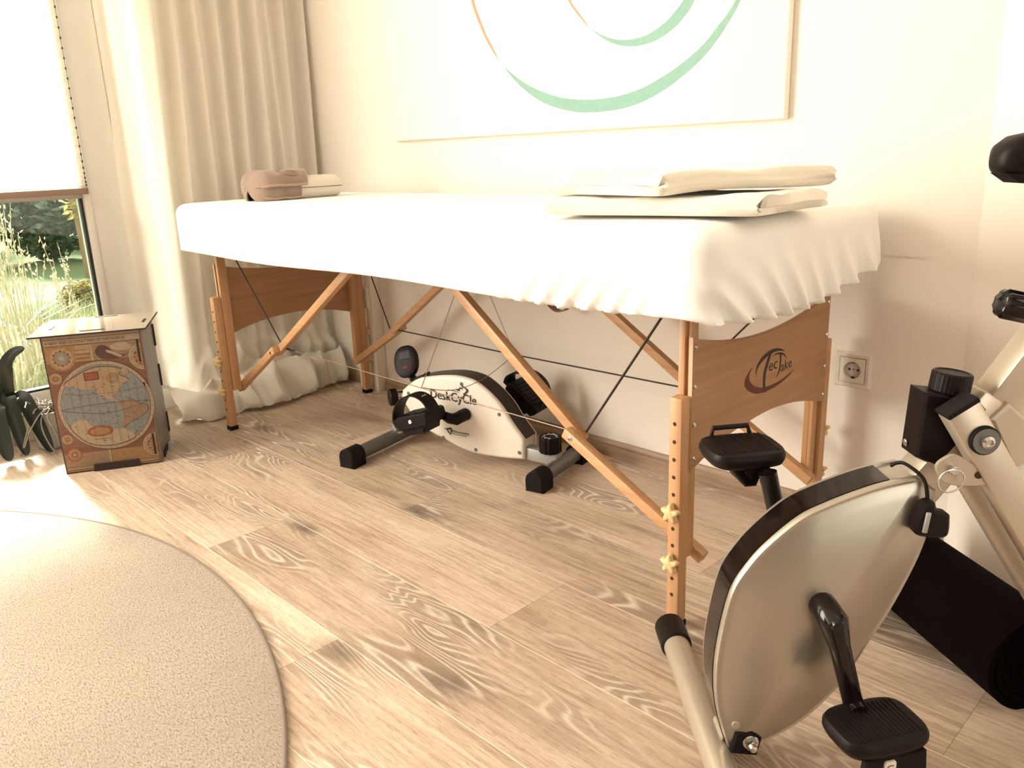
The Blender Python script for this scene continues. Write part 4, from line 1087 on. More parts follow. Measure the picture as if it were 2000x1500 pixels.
    # saddle
    bm = B(); V = []; NS = 30
    prof = [(.305, .010, .846, .830), (.311, .021, .858, .823), (.325, .028, .867, .820), (.36, .034, .873, .818), (.42, .050, .878, .818), (.48, .085, .882, .820), (.53, .105, .886, .824), (.575, .098, .886, .830), (.60, .060, .880, .840), (.606, .02, .872, .850)]
    for b, w, zt, zb in prof:
        row = []
        for k in range(NS):
            a = 2*PI*k/NS; c, s = math.cos(a), math.sin(a)
            row.append(bm.verts.new(K(b, .335+w*math.copysign(abs(c)**.7, c), (zt+zb)/2+(zt-zb)/2*math.copysign(abs(s)**.75, s))))
        V.append(row)
    for a, c in zip(V[:-1], V[1:]):
        for k in range(NS): bm.faces.new((a[k], a[(k+1) % NS], c[(k+1) % NS], c[k]))
    bm.faces.new(V[0][::-1]); bm.faces.new(V[-1]); sd = part('saddle', bm, 'black', t, None, 70)
    bm = B(); plate(bm, [(.312, .824), (.33, .812), (.40, .806), (.55, .808), (.58, .826), (.5, .830), (.4, .828)], fn, .315, .355, .003); part('saddle_base', bm, 'blackmatte', t, sd)
    # cranks and pedals
    hub = (.115, .281)
    def crank(t0, s, dx, dz):
        bm = B()
        tube(bm, [K(hub[0], t0, hub[1]), K(hub[0], t0+s*.030, hub[1]), K(hub[0]+.02*dx, t0+s*.046, hub[1]+.02*dz), K(hub[0]+.3*dx, t0+s*.050, hub[1]+.3*dz), K(hub[0]+.9*dx, t0+s*.053, hub[1]+.9*dz), K(hub[0]+dx*1.06, t0+s*.054, hub[1]+dz*1.06)], [.0185, .0185, .0195, .0135, .0130, .0135], 18)
        c = part('crank', bm, 'blackgloss', t, None, 60)
        bm = B(); cyl(bm, K(hub[0]+dx, t0+s*.045, hub[1]+dz), K(hub[0]+dx, t0+s*.075, hub[1]+dz), .0105, 16); part('pedal_axle', bm, 'blackgloss', t, c)
        bm = B(); lathe(bm, [(.009, 0), (.007, .004), (0, .006)], K(hub[0], t0+s*.0605, hub[1]), TT*s, 14); part('crank_bolt', bm, 'blackgloss', t, c)
    crank(.380, 1, .032, -.120); crank(.298, -1, -.030, .122)
    def pedal(b, tc, z, rot, w, l, s):
        ca, sa = math.cos(rot), math.sin(rot)
        def g(x, y, d): return K(b+x*ca-y*sa, tc+x*sa+y*ca, z+d)
        P = []
        for k in range(48):
            a = 2*PI*k/48; c, q = math.cos(a), math.sin(a); P.append((w*math.copysign(abs(c)**.55, c), l*math.copysign(abs(q)**.55, q)))
        bm = B(); stack(bm, [(inset(P, .012), -.016), (inset(P, .004), -.012), (P, -.004), (P, .003), (inset(P, .003), .0085), (inset(P, .009), .0105)], g)
        for k in range(15):
            x = -w*.72+k*w*1.44/14; hl = l*.72
            plate(bm, [(x-.0012, -hl), (x+.0012, -hl), (x+.0012, hl), (x-.0012, hl)], g, .0102, .0115)
        pd = part('pedal', bm, 'black', t, None, 40)
        bm = B(); plate(bm, [(-w*.5, -.04), (w*.45, -.04), (w*.20, -.052), (-w*.1, -.052)] if 0 else [(-w*.55, -.012), (w*.5, -.012), (w*.25, -.050), (-w*.05, -.050)], lambda x, zz, d: g(x, d, zz), -.028, .028, .003); part('counterweight', bm, 'black', t, pd)
        bm = B(); cyl(bm, g(0, -s*l*.9, -.018), g(0, s*l*.4, -.018), .0115, 16); part('spindle_boss', bm, 'blackgloss', t, pd)
        return g, pd
    g, pd = pedal(.160, .470, .152, -.22, .060, .044, 1)
    # strap tab with white lettered label on the near pedal
    bm = B(); plate(bm, [(-.045, -.055), (.050, -.055), (.046, -.014), (-.040, -.012)], lambda x, zz, d: g(x, .030+d, zz), 0, .011, .002); part('strap_block', bm, 'blackmatte', t, pd)
    bm = B(); P = [(-.016, -.052), (.000, -.052), (.000, -.018), (-.002, -.015), (-.014, -.015), (-.016, -.018)]
    plate(bm, P, lambda x, zz, d: g(x, .0430+d, zz), -.002, .0006); lb_ = part('pedal_label', bm, 'white', t, pd, 0)
    bm = B(); o_ = g(-.0115, .0439, -.040); ux = (g(1, 0, 0)-g(0, 0, 0)); text(bm, 'L', .016, frame(o_, ux, (0, 0, 1)), depth=.0003)
    tube(bm, [g(-.004, .0440, -.0215), g(-.009, .0440, -.0205), g(-.0125, .0440, -.0225)], .0005, 5); part('label_letter', bm, 'ink', t, lb_, 0)
    g, pd = pedal(.062, .185, .424, -.12, .058, .052, -1)
    bm = B(); tube(bm, [g(-.030, -.048, .004), g(-.026, -.050, .020), g(.030, -.050, .020), g(.034, -.048, .004)], .0042, 8); part('strap_loop', bm, 'black', t, pd)
    # sensor plug hanging by its lead
    bm = B(); tube(bm, [tuple(p) for p in catmull([K(.215, .338, .452), K(.224, .350, .461), K(.240, .372, .449), K(.243, .381, .430), K(.242, .383, .418)], 8)], .0022, 8); cb = part('sensor_cable', bm, 'black', t, None, 60)
    bm = B(); tube(bm, [tuple(p) for p in catmull([K(.217, .334, .452), K(.227, .349, .459), K(.241, .372, .447), K(.244, .382, .428), K(.243, .384, .416)], 8)], .0022, 8); part('sensor_cable', bm, 'black', t, None, 60)
    bm = B(); plate(bm, [(p.x, p.y) for p in catmull([(.232, .421), (.246, .424), (.252, .412), (.266, .407), (.269, .398), (.268, .376), (.250, .374), (.227, .380), (.224, .395)], 4, True)], fn, .378, .398, .004); pg = part('sensor_plug', bm, 'black', t, None, 40)
    bm = B(); beam(bm, K(.2355, .399, .384), K(.2385, .399, .412), .004, .006, TT, .001); part('plug_clip', bm, 'greylight', t, pg)
make_bike()

# rolled mat lying along the angled wall
def make_roll():
    P = lambda d, n, z: Vector((*(DW*d+NW*n), z))
    t = empty('rolled_mat', P(0.12, 0.464, 0), 'black rolled exercise mat lying along the wall behind the exercise bike', 'exercise mat')
    bm = B(); ax = Vector((*DW, 0)); nn = Vector((*NW, 0)); zz = Vector((0, 0, 1)); spiral = []; TURN = 4.75
    N = 240
    for k in range(N+1):
        a = 2*PI*TURN*k/N; r = 0.016+0.0635*k/N; spiral.append((r, a, 0.0118))
    c = P(0, 0.464, 0.0815)
    out = [((r+w*.48)*math.cos(a), (r+w*.48)*math.sin(a)) for r, a, w in spiral]; inn = [((r-w*.48)*math.cos(a), (r-w*.48)*math.sin(a)) for r, a, w in spiral]
    rings = []
    for d in (-0.10, 0.335):
        rings.append(([bm.verts.new(c+ax*d+nn*x+zz*y) for x, y in out], [bm.verts.new(c+ax*d+nn*x+zz*y) for x, y in inn]))
    (o0, i0), (o1, i1) = rings
    for k in range(N):
        bm.faces.new((o0[k], o0[k+1], o1[k+1], o1[k])); bm.faces.new((i0[k], i1[k], i1[k+1], i0[k+1]))
        bm.faces.new((o0[k], i0[k], i0[k+1], o0[k+1])); bm.faces.new((o1[k], o1[k+1], i1[k+1], i1[k]))
    bm.faces.new((o0[0], o1[0], i1[0], i0[0])); bm.faces.new((o0[N], i0[N], i1[N], o1[N]))
    part('rolled_foam', bm, 'foam', t, None, 50)
make_roll()

# ================================================================== storage box with an old-style map print
def make_box():
    t = empty('storage_box', (-1.779, -0.511, 0), 'wooden storage box printed with an antique world map beside the window', 'box', math.atan2(0.878, 0.4786))
    WX, DY, HZ = 0.265, 0.225, 0.414
    def p_(name, lo, hi, m, bev=0.0006, parent=None):
        bm = B(); box(bm, lo, hi, bev); return mk(name, bm, m, parent or t, 0)
    fp = p_('front_panel', (0.003, 0.0, 0.004), (WX-0.003, 0.004, HZ), 'm_brown')
    p_('back_panel', (0.003, DY-0.004, 0.004), (WX-0.003, DY, HZ), 'boxside')
    p_('side_panel', (WX-0.005, 0.0008, 0.004), (WX, DY-0.002, HZ), 'boxside'); p_('side_panel', (0, 0.0008, 0.0), (0.005, DY-0.002, HZ), 'burnt')
    p_('bottom_panel', (0.003, 0.003, 0.008), (WX-0.003, DY-0.003, 0.012), 'burnt')
    bm = B(); lx0, lx1, ly0, ly1 = -0.030, WX+0.016, -0.012, DY+0.040
    box(bm, (lx0, ly0, HZ), (lx1, ly1, HZ+0.0045), 0.0004); ld = mk('lid', bm, 'burnt', t, 0)
    bm = B(); box(bm, (lx0+0.001, ly0+0.001, HZ+0.0045), (lx1-0.001, ly1-0.001, HZ+0.0050)); lp = mk('lid_print', bm, 'm_top', ld, 0)
    f = lambda x, z, d: Vector((x, -d, z))
    top = lambda x, y, d: Vector((x, y, HZ+0.0050+d))
    for pts in ([(0.10, 0.02), (0.165, 0.02), (0.165, 0.027), (0.10, 0.027)], [(0.10, DY+0.022), (0.165, DY+0.022), (0.165, DY+0.029), (0.10, DY+0.029)],
                [(0.004, 0.09), (0.011, 0.09), (0.011, 0.14), (0.004, 0.14)], [(WX-0.008, 0.09), (WX-0.001, 0.09), (WX-0.001, 0.14), (WX-0.008, 0.14)]):
        bm = B(); plate(bm, pts, top, 0, 0.0012); mk('lid_tenon', bm, 'burnt', ld, 0)
    for z0, z1 in ((0.318, 0.386), (0.187, 0.256), (0.030, 0.096)):
        bm = B(); plate(bm, [(0.2475, z0), (0.2535, z0), (0.2535, z1), (0.2475, z1)], f, 0, 0.0016); mk('tenon', bm, 'burnt', t, 0)
        bm = B(); box(bm, (WX-0.001, DY-0.012, z0), (WX+0.003, DY+0.004, z1)); mk('tenon', bm, 'burnt', t, 0)
    bm = B(); plate(bm, [(0.078, 0.0), (0.203, 0.0), (0.203, 0.022), (0.078, 0.022)], f, 0, 0.0060); mk('tenon', bm, 'burnt', t, 0)
    bm = B(); box(bm, (WX-0.001, 0.05, 0.0), (WX+0.0035, 0.13, 0.018)); mk('tenon', bm, 'burnt', t, 0)
    # the print: parchment band with lettering, one hemisphere, corner medallions, cartouches
    bm = B(); MI = {'cream': 0, 'land': 1, 'sea': 2, 'red': 3, 'ink': 4, 'ochre': 5, 'land2': 6, 'grnd': 7}
    def poly(pts, h, mi, n=4, closed=True): plate(bm, [(p.x, p.y) for p in catmull(pts, n, True)] if n else pts, f, h-0.0002, h, 0, MI[mi])
    def disc(cx, cz, r, h, mi, sx=1.0, N=60): plate(bm, [(cx+r*sx*math.cos(2*PI*k/N), cz+r*math.sin(2*PI*k/N)) for k in range(N)], f, h-0.0002, h, 0, MI[mi])
    def ringd(cx, cz, r, w, h, mi, sx=1.0):
        A = [(cx+r*sx*math.cos(2*PI*k/60), cz+r*math.sin(2*PI*k/60)) for k in range(61)]; C = [(cx+(r-w)*sx*math.cos(2*PI*k/60), cz+(r-w)*math.sin(2*PI*k/60)) for k in range(61)]
        va = [[bm.verts.new(f(*p, h)) for p in Q] for Q in (A, C)]
        for k in range(60): fc = bm.faces.new((va[0][k], va[0][k+1], va[1][k+1], va[1][k])); fc.material_index = MI[mi]
    def clip(x0, x1, z0, z1, h, mi): plate(bm, [(x0, z0), (x1, z0), (x1, z1), (x0, z1)], f, h-0.0002, h, 0, MI[mi])
    X0, X1 = 0.006, WX-0.006
    clip(X0, X1, 0.406, 0.412, 0.0004, 'cream'); clip(X0, X1, 0.3865, 0.4035, 0.0004, 'cream')
    clip(X0, X1, 0.012, 0.0165, 0.0004, 'cream'); clip(X0, X1, 0.0045, 0.009, 0.0004, 'ochre')
    text(bm, 'A NEW AND ACCVRAT MAP OF THE WORLD', 0.0118, Matrix.Translation((0.010, -0.0006, 0.3905)) @ Matrix.Rotation(PI/2, 4, 'X'), MI['ink'], 0.0003, 0.86)
    clip(X0, 0.125, 0.335, 0.384, 0.0004, 'ochre'); clip(0.128, X1, 0.335, 0.384, 0.0004, 'land2'); clip(0.085, 0.122, 0.360, 0.382, 0.0006, 'land')
    for k in range(7): clip(0.083, 0.122-0.003*(k % 3), 0.338+0.006*k, 0.3392+0.006*k, 0.0008, 'ink' if k % 2 else 'cream')
    poly([(0.175, 0.372), (0.20, 0.381), (0.225, 0.378), (0.232, 0.362), (0.205, 0.358), (0.185, 0.362)], 0.0006, 'cream')
    poly([(0.135, 0.36), (0.15, 0.378), (0.17, 0.372), (0.185, 0.352), (0.215, 0.345), (0.225, 0.352), (0.20, 0.336), (0.15, 0.338)], 0.0008, 'ink')
    poly([(0.165, 0.363), (0.18, 0.357), (0.205, 0.342), (0.196, 0.339), (0.178, 0.350), (0.166, 0.356)], 0.0010, 'cream')
    clip(X0, 0.125, 0.018, 0.060, 0.0004, 'land2'); clip(0.130, X1, 0.018, 0.060, 0.0004, 'ochre'); clip(0.124, 0.129, 0.018, 0.062, 0.0008, 'cream'); clip(0.124, 0.129, 0.335, 0.384, 0.0008, 'cream')
    for cx, cz, r, rim in ((0.046, 0.349, 0.036, 0), (0.262, 0.334, 0.040, 1), (0.021, 0.291, 0.016, 1), (0.256, 0.062, 0.036, 1), (0.032, 0.058, 0.021, 0), (0.021, 0.107, 0.014, 1)):
        N = 60
        def disc2(r, h, mi):
            P = [(min(X1, max(X0, cx+r*math.cos(2*PI*k/N))), cz+r*math.sin(2*PI*k/N)) for k in range(N)]
            plate(bm, P, f, h-0.0002, h, 0, MI[mi])
        if rim:
            disc2(r, 0.0008, 'cream'); disc2(r*0.86, 0.0009, 'ink'); disc2(r*0.83, 0.0010, 'cream'); disc2(r*0.74, 0.0011, 'ochre'); disc2(r*0.45, 0.0012, 'red' if r < 0.03 else 'land2'); disc2(r*0.25, 0.0013, 'ochre')
        else:
            disc2(r, 0.0008, 'ochre' if r > 0.03 else 'red'); disc2(r*0.82, 0.0009, 'land' if r > 0.03 else 'ochre'); disc2(r*0.6, 0.0010, 'land2'); disc2(r*0.42, 0.0011, 'sea' if r > 0.03 else 'red'); disc2(r*0.2, 0.0012, 'cream')
        if r > 0.03:
            for k in range(12):
                a = 2*PI*k/12
                if X0+0.004 < cx+r*0.6*math.cos(a) < X1-0.004: disc(cx+r*0.6*math.cos(a), cz+r*0.6*math.sin(a), r*0.075, 0.0014, 'ink' if k % 2 else 'red', 1, 10)
    hx, hz, hr = 0.1405, 0.198, 0.1345; sx_ = 0.965
    disc(hx, hz, hr, 0.0014, 'cream', sx_, 90); ringd(hx, hz, hr, 0.0010, 0.0016, 'ink', sx_); disc(hx, hz, hr-0.0105, 0.0018, 'ink', sx_, 90); disc(hx, hz, hr-0.0116, 0.0020, 'sea', sx_, 90)
    for k in range(54):
        a = 2*PI*k/54; disc(hx+(hr-0.0055)*sx_*math.cos(a), hz+(hr-0.0055)*math.sin(a), 0.0012, 0.0017, 'ink', 1, 6)
    NA = [(.040, .272), (.071, .292), (.098, .305), (.128, .314), (.165, .312), (.186, .306), (.196, .300), (.188, .294), (.192, .282), (.205, .276), (.212, .266), (.198, .262), (.186, .250), (.181, .243), (.177, .232), (.164, .229), (.168, .214), (.184, .203), (.165, .207), (.139, .224), (.124, .233), (.116, .249), (.09, .252), (.065, .260)]
    SA = [(.174, .199), (.181, .205), (.207, .212), (.224, .198), (.250, .184), (.242, .162), (.208, .145), (.184, .131), (.177, .122), (.174, .127), (.184, .174)]
    SP = [(.036, .149), (.073, .164), (.084, .154), (.096, .14), (.141, .124), (.179, .122), (.204, .096), (.176, .082), (.132, .076), (.085, .086), (.054, .112)]
    for P, m_ in ((NA, 'land'), (SA, 'land2'), (SP, 'cream')):
        poly([(hx+(x-hx)*1.02, hz+(z-hz)*1.02) for x, z in P], 0.0022, 'ink', 3); poly(P, 0.0024, m_, 3)
    poly([(.150, .280), (.165, .296), (.182, .290), (.186, .272), (.172, .262), (.156, .266)], 0.0026, 'ochre'); poly([(.166, .279), (.176, .281), (.178, .269), (.168, .267)], 0.0028, 'sea')
    poly([(.195, .299), (.206, .305), (.214, .298), (.208, .288), (.199, .288)], 0.0026, 'land')
    plate(bm, [(0.095, 0.277), (0.134, 0.2785), (0.134, 0.3025), (0.095, 0.301)], f, 0.0024, 0.0028, 0, MI['ink']); plate(bm, [(0.098, 0.280), (0.131, 0.281), (0.131, 0.300), (0.098, 0.299)], f, 0.0026, 0.0030, 0, MI['red'])
    C2_ = [(.077, .121), (.085, .134), (.112, .139), (.138, .133), (.147, .121), (.137, .110), (.112, .106), (.087, .110)]
    poly(C2_, 0.0028, 'red'); poly([(0.112+(x-0.112)*.78, 0.1225+(z-0.1225)*.66) for x, z in C2_], 0.0030, 'ochre')
    def curve(pts, w, h, mi): strip(bm, pts, [(x, z-w) for x, z in pts], f, h-0.0001, h, MI[mi])
    curve([(.020, .197), (.08, .203), (.14, .206), (.20, .205), (.258, .200)], .0010, .0030, 'ink'); curve([(.020, .195), (.08, .182), (.14, .176), (.20, .184), (.258, .200)], .0010, .0030, 'ink')
    curve([(.030, .246), (.07, .239), (.12, .236), (.19, .238), (.250, .246)], .0006, .0030, 'ink'); curve([(.030, .150), (.09, .142), (.14, .140), (.19, .142), (.250, .150)], .0005, .0023, 'ink')
    rnd = random.Random(3)
    for k in range(70):
        a = rnd.uniform(0, 2*PI); r = hr*0.86*math.sqrt(rnd.random()); x, z = hx+r*sx_*math.cos(a), hz+r*math.sin(a); w = rnd.uniform(.002, .007)
        if 0.012 < x < WX-0.016: clip(x-w/2, x+w/2, z, z+rnd.uniform(.0006, .0016), 0.0032, 'ink')
    for k in range(-5, 6):
        xk = hx+k*0.022; hk = math.sqrt(max(0, (hr-.013)**2-(k*0.022/sx_)**2)); clip(xk-.0002, xk+.0002, hz-hk, hz+hk, .0031, 'ink')
    for k in range(16): clip(0.094+.003*k, 0.0955+.003*k, .097, .100-.001*(k % 2), .0030, 'ink')
    o = mk('map_print', bm, ['m_cream', 'm_land', 'm_sea', 'm_red', 'm_dark', 'm_ochre', 'm_land2', 'm_brown'], fp, 0)
make_box()

# ================================================================== potted orchid
def make_orchid():
    t = empty('potted_orchid', (-2.10, -0.445, 0), 'dark-leaved orchid with tangled roots in a pale pot between box and window', 'potted plant')
    bm = B(); lathe(bm, [(0.046, 0), (0.050, 0.003), (0.066, 0.120), (0.070, 0.126), (0.064, 0.126), (0.058, 0.105), (0, 0.105)], (0, 0, 0), (0, 0, 1), 40); mk('pot', bm, 'pot', t, 40)
    rnd = random.Random(5)
    bm = B()
    for k in range(70):
        a = rnd.uniform(0, 2*PI); r = 0.056*math.sqrt(rnd.random()); m = Matrix.Translation((r*math.cos(a), r*math.sin(a), 0.108+rnd.uniform(0, .022))) @ Matrix.Rotation(rnd.uniform(0, 3), 4, Vector((rnd.random(), rnd.random(), rnd.random()+.01)))
        box(bm, (-.011, -.007, -.004), (.011, .007, .004), 0.001, 0, m, 1)
    o = mk('bark_chips', bm, 'bark', t, 0); o['kind'] = 'stuff'
    bm = B()
    for k in range(46):
        a = rnd.uniform(0, 2*PI); r0 = rnd.uniform(.0, .05); p = Vector((r0*math.cos(a), r0*math.sin(a), .125)); P = [p]
        out = rnd.random() < .45; n = rnd.randint(4, 7); a2 = a+rnd.uniform(-1, 1)
        for j in range(n):
            a2 += rnd.uniform(-.7, .7)
            if out: p = p+Vector((math.cos(a2)*.020, math.sin(a2)*.020, .012-.011*j))
            else: p = p+Vector((math.cos(a2)*.018, math.sin(a2)*.018, rnd.uniform(-.008, .014)))
            rad = math.hypot(p.x, p.y)
            if rad > .125: p.x *= .125/rad; p.y *= .125/rad
            if p.z < .13 and math.hypot(p.x, p.y) < .074: 
                s = .076/max(.02, math.hypot(p.x, p.y)); 
                if out: p.x *= s; p.y *= s
                else: p.z = .13
            p.z = max(.006, p.z); P.append(p.copy())
        tube(bm, catmull(P, 4), rnd.uniform(.0016, .0026), 6)
    o = mk('aerial_roots', bm, 'root', t, 60); o['kind'] = 'stuff'
    c = Vector((-0.005, -0.095, 0.175))
    bm = B(); tube(bm, [(0, -.045, .10), (-.003, -.075, .145), c], .010, 8); mk('stem', bm, 'orchid', t, 60)
    L = lambda x, y, z: Vector((x+2.10, y+0.445, z))
    for tip, mids, w in ((L(-2.035, -.495, .345), [L(-2.08, -.545, .28), L(-2.06, -.525, .325)], .020),
                         (L(-1.995, -.487, .012), [L(-2.07, -.52, .185), L(-2.03, -.502, .10)], .023),
                         (L(-2.03, -.548, .010), [L(-2.085, -.555, .19), L(-2.05, -.552, .09)], .022),
                         (L(-2.01, -.600, .012), [L(-2.08, -.59, .17), L(-2.04, -.60, .07)], .024),
                         (L(-2.12, -.66, .06), [L(-2.10, -.58, .21), L(-2.11, -.63, .15)], .030),
                         (L(-2.17, -.60, .20), [L(-2.12, -.57, .24), L(-2.15, -.59, .25)], .026)):
        P = catmull([c, *mids, tip], 7); n = len(P); bm = B(); V = []
        view = Vector((0.7, -0.2, 0.68))
        for i, p in enumerate(P):
            u = i/(n-1); d = (P[min(i+1, n-1)]-P[max(i-1, 0)]).normalized(); s = d.cross(view).normalized(); nn = s.cross(d)
            ww = w*(0.35+0.65*min(1, u*3))*math.sqrt(max(0.02, 1-u**4)); row = []
            for q in (-1, -.5, 0, .5, 1): row.append(bm.verts.new(p+s*ww*q+nn*(abs(q)*ww*.28)))
            V.append(row)
        for a, b in zip(V[:-1], V[1:]):
            for j in range(4): bm.faces.new((a[j], a[j+1], b[j+1], b[j]))
        bmesh.ops.recalc_face_normals(bm, faces=bm.faces); bmesh.ops.solidify(bm, geom=bm.faces[:], thickness=.0025)
        for v in bm.verts: v.co.z = max(.003, v.co.z)
        mk('leaf', bm, 'orchid', t, 70)
make_orchid()

# ================================================================== garden beyond the glass
GZ = -0.14
def make_garden():
    rnd = random.Random(11)
    bm = B(); box(bm, (-24, -14, GZ-0.2), (-2.36, 16, GZ)); struct(mk('ground', bm, 'lawn', smooth=0))
    def leaves(bm, n, fn, size, mi=0, flat=0.5):
        for k in range(n):
            p = fn(); d = Vector((rnd.gauss(0, 1), rnd.gauss(0, 1), rnd.gauss(0, 1)*flat)).normalized(); s = size*rnd.uniform(.6, 1.35)
            a = d.orthogonal().normalized(); q = rnd.uniform(0, 2*PI); w = (a*math.cos(q)+d.cross(a)*math.sin(q)); nn = d.cross(w)
            v = [p-d*s, p+w*s*.42+nn*s*.12, p+d*s, p-w*s*.42+nn*s*.12]
            addmesh(bm, v, [(0, 1, 2), (0, 2, 3)], mi)
    def blob(cx, cy, cz, rx, ry, rz):
        def f():
            while True:
                v = Vector((rnd.uniform(-1, 1), rnd.uniform(-1, 1), rnd.uniform(-1, 1)))
                if 0.35 < v.length < 1: return Vector((cx+v.x*rx, cy+v.y*ry, max(GZ+.01, cz+v.z*rz)))
        return f
    def shrub(x, y, rx, ry, h, n, size, mats, label, extra=0, name='garden_shrub', group=None):
        t = empty(name, (x, y, GZ), label, 'shrub', 0, group)
        bm = B()
        for k in range(5):
            a = 2*PI*k/5+.3; tube(bm, [(x+.05*math.cos(a), y+.05*math.sin(a), GZ), (x+rx*.3*math.cos(a), y+ry*.3*math.sin(a), GZ+h*.45), (x+rx*.55*math.cos(a), y+ry*.55*math.sin(a), GZ+h*.8)], [.02*h, .014*h, .006*h], 6)
        part('stems', bm, 'trunk', t, None, 60)
        bm = B(); leaves(bm, n, blob(x, y, GZ+h*.52, rx, ry, h*.5), size)
        if extra: leaves(bm, extra, blob(x+rx*.3, y, GZ+h*.6, rx*.8, ry*.95, h*.45), size*1.25, 1)
        o = part('foliage', bm, mats, t, None, 0); o['kind'] = 'stuff'
    shrub(-9.6, 0.50, .7, .56, 1.35, 4200, .055, ['hedge', 'flower'], 'dark green shrub with pale blossoms across the lawn, left of the window view', 620)
    shrub(-9.5, 1.65, .7, .57, 1.30, 4200, .055, ['hedge', 'hedgeb'], 'dark green shrub without blossoms across the lawn beside the window edge', 500)
    shrub(-9.5, 2.82, .7, .57, 1.25, 2600, .06, ['hedge', 'hedgeb'], 'green shrub across the lawn hidden past the window edge', 300)
    shrub(-9.6, -0.66, .7, .57, 1.30, 2600, .06, ['hedge', 'flower'], 'green shrub across the lawn beyond the tall grasses', 420)
    shrub(-12.6, 0.7, 1.3, 1.2, 2.2, 4200, .085, ['hedgeb', 'hedge'], 'tall bluish-green bush rising behind the blossoming shrubs', 900)
    shrub(-12.6, 3.15, 1.3, 1.2, 2.2, 2600, .09, ['hedgeb', 'hedge'], 'tall bluish-green bush behind the shrub without blossoms', 500)
    shrub(-12.6, -1.75, 1.3, 1.2, 2.3, 2600, .09, ['hedgeb', 'hedge'], 'tall bluish-green bush far behind the grasses', 500)
    shrub(-5.4, 0.70, .15, .17, .25, 800, .020, ['bushleaf', 'yellowleaf'], 'small reddish-green bush in the lawn in front of the shrubs', 300, 'small_bush')
    # small tree with yellow leaves
    t = empty('garden_tree', (-7.6, 1.46, GZ), 'slender tree with yellow leaves at the right of the garden view', 'tree')
    bm = B(); tube(bm, [(-7.6, 1.46, GZ), (-7.6, 1.44, .5), (-7.55, 1.33, .95), (-7.5, 1.20, 1.35), (-7.5, 1.1, 1.8)], [.05, .045, .04, .032, .02], 8)
    tube(bm, [(-7.56, 1.35, .9), (-7.4, 1.1, .88), (-7.3, .80, .76)], [.014, .010, .005], 6); tube(bm, [(-7.55, 1.33, .95), (-7.5, 1.5, 1.2), (-7.4, 1.75, 1.5)], [.02, .014, .008], 6)
    part('trunk', bm, 'trunk', t, None, 60)
    bm = B(); leaves(bm, 90, blob(-7.35, 1.0, .80, .22, .38, .10), .060); leaves(bm, 240, blob(-7.5, 1.3, 1.5, .5, .6, .45), .06); leaves(bm, 60, blob(-7.5, 1.42, .62, .18, .16, .22), .05)
    o = part('foliage', bm, 'yellowleaf', t, None, 0); o['kind'] = 'stuff'
    # meadow and tall stalks near the glass
    bm = B()
    def blade(x, y, h, w, lean, mi=0):
        a = rnd.uniform(0, 2*PI); d = Vector((math.cos(a), math.sin(a), 0)); s = Vector((-d.y, d.x, 0)); b = Vector((x, y, GZ))
        p1 = b+Vector((0, 0, h*.55))+d*lean*h*.35; p2 = b+Vector((0, 0, h*.95))+d*lean*h
        addmesh(bm, [b-s*w, b+s*w, p1+s*w*.7, p1-s*w*.7, p2], [(0, 1, 2, 3), (3, 2, 4)], mi)
    for k in range(11000):
        u = rnd.random()**1.25; x = -2.66-u*2.6; yc = -.30+(-x-2.25)*.27
        blade(x, yc+rnd.gauss(0, .34+.10*u), rnd.uniform(.08, .26)*(1.15-.35*u), rnd.uniform(.0022, .0055), rnd.uniform(.2, .9))
    o = mk('meadow_grass', bm, 'meadow', smooth=0); tag(o, 'pale sunlit long grass growing right outside the window', 'grass', None, 'stuff')
    spots = [(-3.05, -.30, 1.02), (-3.2, -.20, .98), (-2.95, -.345, .95), (-3.35, -.10, .84), (-3.0, -.24, .80), (-3.5, -.16, 1.0), (-3.3, -.02, .62), (-2.85, -.38, .78), (-3.65, .12, .66)]
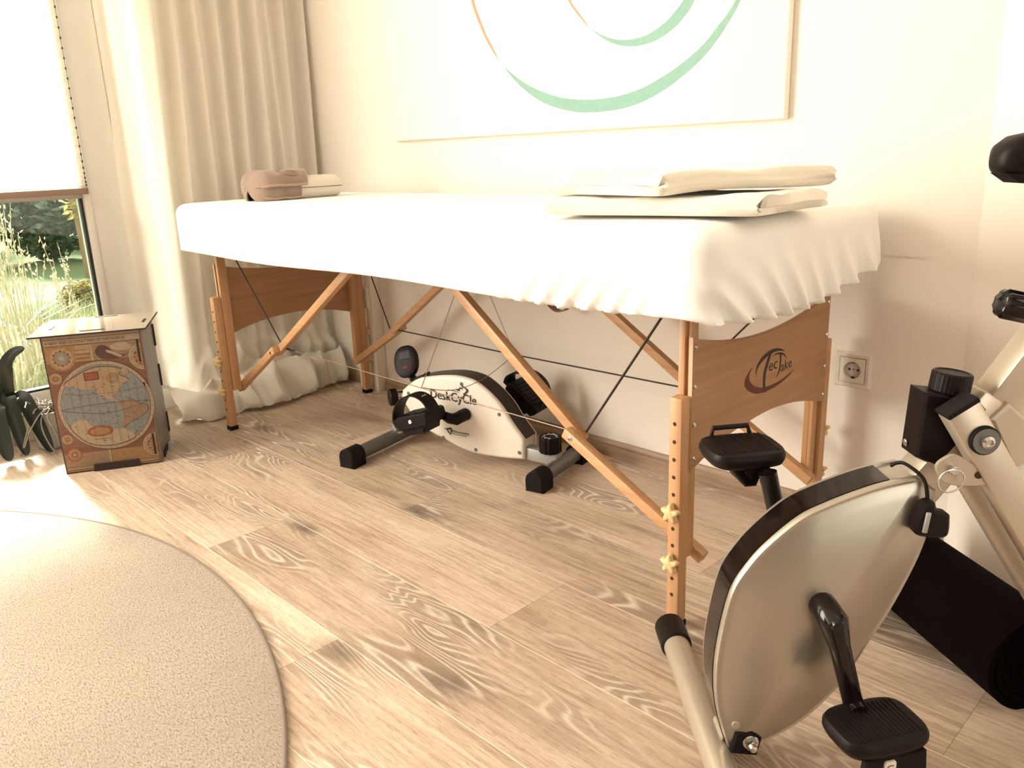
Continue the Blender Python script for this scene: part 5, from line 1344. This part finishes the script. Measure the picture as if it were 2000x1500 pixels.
    words = ['tallest feathery grass stalks outside the window at the far left', 'second tall grass tuft right of the far-left stalks', 'tall dry grass tuft nearest the glass at the picture edge', 'medium grass tuft in front of the blossoming shrub', 'shorter dry tuft between the tall stalks', 'tall grass tuft further out behind the near stalks', 'low loose tuft left of the small bush', 'short tuft close to the window sill', 'low thin tuft right beside the small bush']
    for (x, y, h), lab in zip(spots, words):
        t = empty('ornamental_grass', (x, y, GZ), lab, 'grass', 0, 'dry grass tufts outside the window')
        bm = B(); heads = B()
        for k in range(5):
            a = rnd.uniform(0, 2*PI); le = rnd.uniform(.02, .14)*h; hh = h*rnd.uniform(.70, 1.08); b = Vector((x+rnd.gauss(0, .02), y+rnd.gauss(0, .02), GZ))
            d = Vector((math.cos(a), math.sin(a), 0)); P = catmull([b, b+d*le*.3+Vector((0, 0, hh*.5)), b+d*le+Vector((0, 0, hh))], 5)
            tube(bm, P, [.0030-.0018*i/(len(P)-1) for i in range(len(P))], 5)
            for j in range(14):
                p = P[-1].lerp(P[-4], rnd.random())+Vector((rnd.gauss(0, .006), rnd.gauss(0, .006), rnd.gauss(0, .01)))
                dd = Vector((rnd.gauss(0, .5), rnd.gauss(0, .5), 1)).normalized(); w = dd.orthogonal().normalized(); s = rnd.uniform(.006, .013)
                addmesh(heads, [p, p+w*s*.4+dd*s, p+dd*s*2, p-w*s*.4+dd*s], [(0, 1, 2, 3)])
        for k in range(14):
            a = rnd.uniform(0, 2*PI); d = Vector((math.cos(a), math.sin(a), 0)); s = Vector((-d.y, d.x, 0)); b = Vector((x, y, GZ))+d*.02; hh = h*rnd.uniform(.3, .6); w = .004
            p1 = b+d*hh*.25+Vector((0, 0, hh*.7)); p2 = b+d*hh*.7+Vector((0, 0, hh*.8))
            addmesh(bm, [b-s*w, b+s*w, p1+s*w, p1-s*w, p2], [(0, 1, 2, 3), (3, 2, 4)])
        o = part('stalks', bm, 'stalk', t, None, 0); o['kind'] = 'stuff'
        o = part('seed_heads', heads, 'stalk', t, None, 0); o['kind'] = 'stuff'
make_garden()
